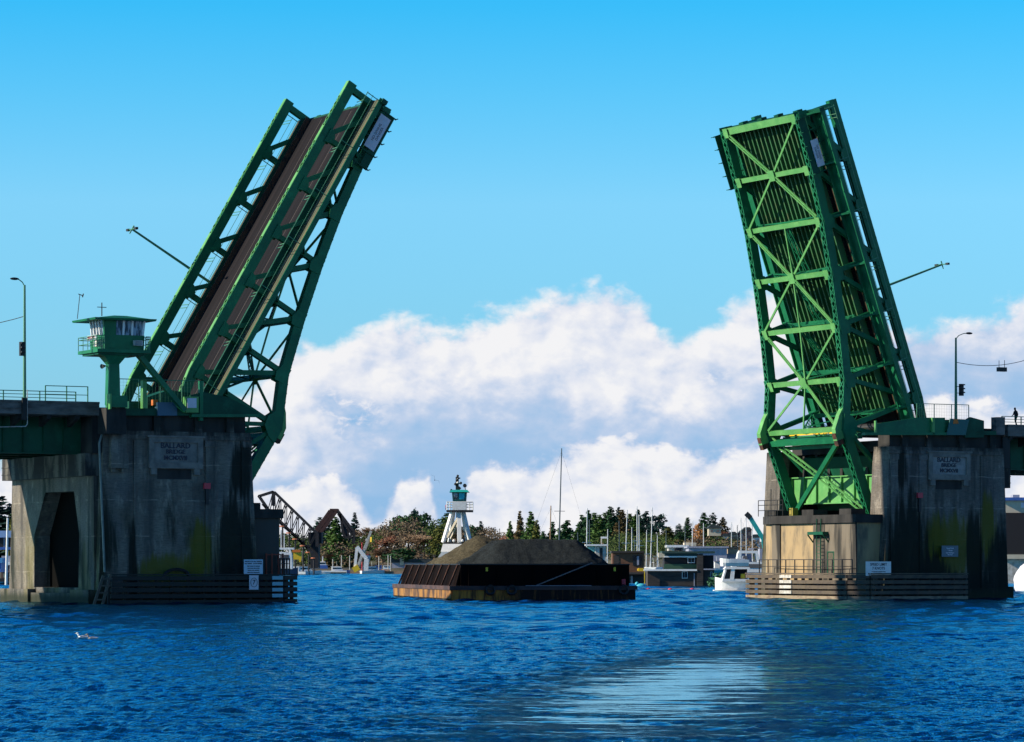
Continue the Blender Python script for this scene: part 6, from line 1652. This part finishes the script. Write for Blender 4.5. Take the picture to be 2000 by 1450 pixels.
# ------------------------------------------------------------------ houseboats and sheds on the right
HD = 490.0
def hb(name, label, cat, D, items, grp=None):
    x0 = items[0][2][0]; o = thing(name, label, cat, (at(x0, 0, D).x, D, 0), 0, grp); OFF[o.name] = (at(x0, 0, D).x, D, 0)
    last = None
    for it in items:
        nm, mt, (a, b, c, d), f0, f1 = it[:5]
        p, q = at(a, b, D), at(c, d, D)
        last = MB().box(p.x, q.x, D + f0, D + f1, q.z, p.z).build(nm, mt, o)
    return o
def win(x0, y0, x1, y1, frame=WHITE, f=-.1):
    return [('window', frame, (x0, y0, x1, y1), f, .05), ('pane', GLASS, (x0 + 1, y0 + 1, (x0 + x1) / 2 - .3, y1 - 1.2), f - .03, .04), ('pane', GLASS, ((x0 + x1) / 2 + .3, y0 + 1, x1 - 1, y1 - 1.2), f - .03, .04)]
GREENR = mat('green_roofing', (.02, .055, .05), .8); GREENB = mat('green_band', (.025, .08, .045), .8)
hb('houseboat', 'dark two-storey houseboat with white window frames and green eaves', 'houseboat', HD, [
    ('lower_wall', DARKWOOD, (1265, 1112, 1395, 1146), 0, 7), ('deck_edge', WHITE, (1257, 1112, 1361, 1115.5), -.5, 0), ('deck_edge', GREYW, (1374, 1111, 1397, 1113.5), -.5, 0),
    ('upper_wall', BLACKC, (1298, 1085, 1394, 1112), .6, 6.5), ('green_band', GREENB, (1297, 1102, 1362, 1112), .4, .6), ('roof', GREENR, (1293, 1077, 1396, 1081), -.5, 7), ('fascia', GREENR, (1298, 1081, 1362, 1087), -.1, .6), ('eave', WHITE, (1297, 1086.5, 1362, 1089), -.2, .5),
    ('end_board', CREAM, (1286, 1080, 1298, 1089), 0, 2), ('chimney', DARKWOOD, (1361, 1082, 1373, 1146), -.4, .6), ('corner_post', GREYW, (1355, 1120, 1357, 1146), -.1, .1), ('float', STEELK, (1262, 1146, 1397, 1150), -.8, 7.5), ('pole', YEL, (1258, 1115, 1259.5, 1141), -.6, -.4)]
    + win(1343, 1089, 1357, 1100) + win(1332, 1116, 1343, 1130) + win(1387, 1117, 1392, 1132, GREYW))
hb('houseboat', 'brown single-storey houseboat beside the end of the barge', 'houseboat', 520, [
    ('wall', BROWNW, (1196, 1079, 1258, 1118), 0, 6), ('roof', DARKWOOD, (1194, 1076.5, 1259, 1080), -.5, 6.4), ('side_wall', DARKWOOD, (1199, 1085, 1209, 1118), -.05, 1), ('window', GLASS, (1236, 1085, 1253, 1105), -.1, .1), ('curtain', GREYW, (1244, 1087, 1248, 1104), -.14, .1),
    ('deck', DARKWOOD, (1196, 1118, 1262, 1122), -1.5, 6), ('float', STEELK, (1200, 1122, 1262, 1140), .3, 6), ('panel', GREYW, (1232, 1125, 1236, 1140), .1, .3)])
hb('yellow_bow', 'yellow cover between the brown and the dark houseboats', 'cover', 505, [('cover', YEL, (1247, 1110, 1257, 1116), 0, 1.5), ('nose', YEL, (1245, 1111, 1247, 1115), .2, 1.2)])
hb('dock', 'grey floating dock in front of the dark houseboat', 'dock', 430, [('deck_board', GREYW, (1232, 1149.5, 1368, 1152), 0, 2), ('edge', STEELK, (1232, 1152, 1368, 1153.5), .1, 1.9)])
for x in (1266, 1309, 1352):
    p = at(x, 1152, 428.5); q = MB().ball((0, 0, 0), .26, 2, (1.2, .8, .8)).build('fender_buoy', REDP, smooth=True); q.location = p
    tag(q, 'red ball fender hanging on the grey floating dock', 'fender', 'red ball fenders on the floating dock')
p = at(1252, 1145, 486); q = MB().ball((0, 0, 0), .55, 2, (1.3, .6, .7)).ball((-.6, .1, .35), .3, 1).build('heaped_cover', mat('cyan_cover', (.05, .45, .55), .6), smooth=True); q.location = p
tag(q, 'crumpled turquoise cover lying on the dock left of the dark houseboat', 'cover')
hb('workboat', 'pale workboat wheelhouse showing above the end of the dark heap', 'workboat', 430, [
    ('wheelhouse', WHITED, (1163, 1066, 1184, 1110), 0, 3), ('roof', WHITE, (1143, 1063.5, 1187, 1066.5), -.6, 3.6), ('doorway', STEELK, (1171, 1070, 1177, 1094), -.05, .1), ('hull', STEELK, (1140, 1110, 1190, 1140), -1, 4), ('mast', WHITED, (1174, 1048, 1176, 1064), .8, 1), ('radar', WHITE, (1174, 1048.5, 1186, 1052), .5, 1.2), ('window', mat('teal_pane', (.1, .35, .4), .2), (1148, 1068, 1162, 1078), 1, 1.2)])
hb('boat_shed', 'long blue-grey boat shed with a curved pale roof line above the dark houseboat', 'shed', 690, [('wall', GREYW, (1345, 1070, 1420, 1112), 0, 12), ('roof', GREYW, (1342, 1067.5, 1423, 1070.5), -.5, 12.5), ('lower_band', mat('violet_band', (.2, .2, .32), .7), (1345, 1095, 1420, 1112), -.2, 0)])
hb('pavilion', 'flat white roof with pale box above it behind the dark houseboat', 'building', 720, [('roof', WHITE, (1302, 1065, 1345, 1069.5), -1, 8), ('wall', WHITED, (1306, 1069.5, 1345, 1076), 0, 8), ('upper_box', CREAM, (1337, 1060, 1360, 1069), .5, 6), ('opening', GLASS, (1317, 1070, 1333, 1076), -.1, .1)])
hb('gable_shed', 'tan shed right of the blue-grey boat shed', 'shed', 700, [('wall', mat('tan_wall', (.42, .30, .18), .8), (1423, 1071, 1440, 1082), 0, 6), ('roof', DARKROOF, (1421, 1069, 1442, 1071.5), -.4, 6.4), ('lower', GREYW, (1421, 1082, 1470, 1100), .5, 6)])
hb('white_locker', 'small white box hut right of the dark houseboat', 'hut', 500, [('wall', WHITE, (1396, 1097, 1406, 1110), 0, 2), ('roof', GREYW, (1395, 1096, 1407, 1097.5), -.2, 2.2)])
m = MB(); random.seed(4)
p = at(1408, 1125, 470)
bmx = bmesh.new(); leaf_cloud(bmx, (0, 0, 1.2), 2.0, 500, .22, random.Random(5), .7)
me = bpy.data.meshes.new('shrub'); bmx.to_mesh(me); bmx.free(); me.materials.append(mat('shrub_leaf', (.02, .10, .04), .8)); q = bpy.data.objects.new('shrub', me); col.objects.link(q); q.location = (p.x, p.y, -.4); tag(q, 'dark green potted shrub between the dark houseboat and the motor boat', 'shrub')
# hillside houses
HS = [(1384, 1032, 1408, 1041, CREAM, 'long flat pale house highest on the hill'), (1412, 1048, 1424, 1056, WHITE, 'small white house below the reddish fir'), (1425, 1045, 1440, 1052, CREAM, 'cream house mid-slope right of the small white house'), (1428, 1054, 1446, 1062, WHITED, 'grey-white house lower on the slope'),
      (1444, 1042, 1456, 1060, mat('pink_wall', (.55, .36, .33), .8), 'tall pinkish house at the right end of the hill'), (1452, 1036, 1468, 1050, mat('brick_house', (.32, .14, .12), .8), 'brick house with a pitched roof behind the pinkish house'), (1470, 1050, 1484, 1066, WHITE, 'white house half hidden by the ledge of the far pier'), (1395, 1056, 1408, 1064, mat('teal_house', (.25, .32, .33), .8), 'blue-grey cottage beneath the long flat house'),
      (1410, 1062, 1426, 1069, CREAM, 'low cream cottage just above the boat shed'), (1458, 1058, 1470, 1068, GREYW, 'grey cottage near the teal crane boom')]
for x0, y0, x1, y1, mt, lab in HS:
    D = 980
    p, q = at(x0, y0, D), at(x1, y1 + 6, D)
    o = thing('hillside_house', lab, 'house', ((p.x + q.x) / 2, D, q.z), 0, 'houses on the far hill'); w_ = q.x - p.x; h_ = p.z - q.z
    MB().box(-w_ / 2, w_ / 2, 0, 6, 0, h_).build('wall', mt, o)
    MB().prism([(-w_ / 2 - .4, h_), (w_ / 2 + .4, h_), (w_ / 2 - .6, h_ + .9), (-w_ / 2 + .6, h_ + .9)], 'y', -.5, 6.5).build('roof', DARKROOF, o)
    for i in range(2): MB().box(-w_ / 4 + i * w_ / 2 - .35, -w_ / 4 + i * w_ / 2 + .35, -.06, 0, h_ * .5, h_ * .8).build('window', GLASS, o)
# teal crane boom behind the ledge
D_ = 560.0
o = thing('teal_crane', 'teal crane boom with black head leaning out above the ledge', 'crane', (at(1486, 1100, D_).x, D_, 0)); OFF[o.name] = (at(1486, 1100, D_).x, D_, 0)
MB().bar(at(1490, 1052, D_), at(1465, 1011, D_), .55, .7).build('boom', TEAL, o); MB().bar(at(1466, 1012, D_), at(1457, 1003, D_), .7, .8).build('boom_head', STEELK, o); MB().bar(at(1500, 1120, D_), at(1490, 1052, D_), .6, .6).build('lower_boom', TEAL, o); MB().bar(at(1482, 1090, D_), at(1500, 1090, D_), 4, 3).build('base', GREYW, o)

# ------------------------------------------------------------------ left edge: boathouse, pole, two-storey hut
hb('boathouse', 'open boathouse with blue roof seen left of the pier', 'boathouse', 600, [('roof', mat('blue_metal_roof', (.22, .33, .55), .5), (-30, 1037, 34, 1050), -1, 9), ('back_wall', STEELK, (-30, 1050, 34, 1070), 6, 9), ('post', GREYW, (24, 1050, 25.5, 1069), -.5, 0), ('post', GREYW, (8, 1050, 9.5, 1069), -.5, 0), ('deck', BLUEP, (-30, 1069, 34, 1074), -1, 9)])
hb('harbour_house', 'brown two-storey harbour house with white eaves at the left edge', 'house', 560, [('wall', mat('mauve_brown', (.10, .06, .055), .8), (2, 1104, 40, 1130), 0, 8), ('eave', WHITE, (4, 1098, 40, 1104), -.6, 8), ('roof', GREYW, (2, 1086, 40, 1098), .5, 7.5), ('balcony', mat('mauve_trim', (.2, .1, .1), .8), (2, 1115, 40, 1118), -.6, 0), ('window', GREYW, (7, 1106, 15, 1114), -.05, .1), ('window', GREYW, (18, 1106, 26, 1114), -.05, .1), ('window', mat('green_pane', (.2, .3, .25), .4), (7, 1119, 14, 1128), -.05, .1), ('door', WHITED, (18, 1119, 23, 1129), -.05, .1), ('quay_edge', STEELK, (-20, 1130, 45, 1137), -1, 8)])
hb('blue_canopy', 'blue boat canopy cut by the left edge of the picture', 'canopy', 540, [('canopy', mat('canopy_blue', (.05, .25, .5), .6), (-20, 1090, 4, 1100), 0, 5), ('side', BLUEP, (-20, 1100, 2, 1118), .3, 5)])
p = at(12, 1078, 540); q = MB().tube((0, 0, 0), (.25, 0, at(13, 1012, 540).z), .22, .16, 7).build('white_pole', WHITE); q.location = (p.x, p.y, 0); tag(q, 'tall white pole beside the open boathouse', 'pole')

# ------------------------------------------------------------------ right edge: works building and wrapped boat
hb('works_building', 'beige works building with blue roof and a black open bay at the right edge', 'building', 430, [('wall', CREAM, (1955, 978, 2080, 1010), 0, 12), ('roof', BLUEP, (1950, 972, 2085, 978), -.6, 12.5), ('roof_vent', GREYW, (1983, 966, 1996, 972), 2, 4), ('black_bay', BLACKC, (1955, 1002, 2080, 1082), -.3, 12), ('window', SIGNW, (1994, 982, 2010, 992), -.1, .1), ('sill', CREAM, (1955, 1084, 2080, 1092), -.5, 12), ('lower_wall', WHITED, (1955, 1092, 2080, 1140), .5, 12)])
D_ = 395.0; p = at(2020, 1150, D_)
bm = bmesh.new(); bmesh.ops.create_icosphere(bm, subdivisions=4, radius=1, matrix=Matrix.Diagonal((2.3, 4, 2.5, 1)))
for v in bm.verts:
    v.co += v.co.normalized() * .22 * mn.noise(v.co * 1.3)
    if v.co.z < -1.2: v.co.z = -1.2
me = bpy.data.meshes.new('wrapped_boat'); bm.to_mesh(me); bm.free(); me.materials.append(mat('shrink_wrap', (.72, .70, .74), .5, 0, .15, 1))
for f in me.polygons: f.use_smooth = True
q = bpy.data.objects.new('wrapped_boat', me); col.objects.link(q); q.location = (p.x, p.y, 1.1); tag(q, 'boat wrapped in white sheeting at the right edge beyond the pier', 'wrapped boat')

# ------------------------------------------------------------------ birds
def gull(label, px, py, D, rot, white, s=1.0):
    p = at(px, py, D)
    m = MB(); m.ball((0, 0, .06), .1, 2, (2.3, .95, .8))
    m.tube((.16, 0, .08), (.24, 0, .22), .045, .035, 8).ball((.26, 0, .25), .055, 2, (1.1, .9, .9)).hexa([(-.2, -.05, .05), (-.2, .05, .05), (-.2, .03, .1), (-.2, -.03, .1)], [(-.36, -.03, .1), (-.36, .03, .1), (-.36, .02, .12), (-.36, -.02, .12)])
    o = m.build('gull', white, smooth=True); o.location = (p.x, p.y, .0); o.rotation_euler = (0, 0, rot); o.scale = (s, s, s)
    b = MB().tube((.31, 0, .245), (.38, 0, .235), .014, .004, 6).build('beak', YEL); b.parent = o
    for e in (-1, 1):
        w_ = MB().hexa([(.12, e * .09, .10), (-.3, e * .05, .09), (-.3, e * .07, .07), (.12, e * .105, .05)], [(.08, e * .10, .13), (-.25, e * .04, .12), (-.25, e * .05, .11), (.08, e * .105, .12)]).build('wing', mat('grey_wing', (.3, .32, .36), .8) if e < 0 else MATS['grey_wing']); w_.parent = o
    tag(o, label, 'bird', 'birds on the water'); return o
DG = FP * CH / (1247 - HY)
gull('bright white gull floating at the head of the pair', 161, 1247, DG, math.pi, WHITE, .85)
gull('darker grey-brown gull floating behind the white one', 180, 1249, FP * CH / (1249 - HY), math.pi, mat('brown_gull', (.22, .18, .17), .8), .8)
p = at(849, 938, 420)
m = MB().ball((0, 0, 0), .09, 1, (.8, 2.2, .8))
for e in (-1, 1): m.hexa([(0, -.1, 0), (0, .1, 0), (e * .4, .06, .3), (e * .4, -.06, .3)], [(0, -.1, .02), (0, .1, .02), (e * .4, .06, .32), (e * .4, -.06, .32)]); m.hexa([(e * .4, -.06, .3), (e * .4, .06, .3), (e * .8, .0, .1), (e * .8, -.03, .1)], [(e * .4, -.06, .32), (e * .4, .06, .32), (e * .8, .0, .11), (e * .8, -.03, .11)])
q = m.build('flying_bird', STEELK); q.location = p; q.rotation_euler = (0, .8, 0); tag(q, 'dark bird flying against the cloud left of the tug mast', 'bird')
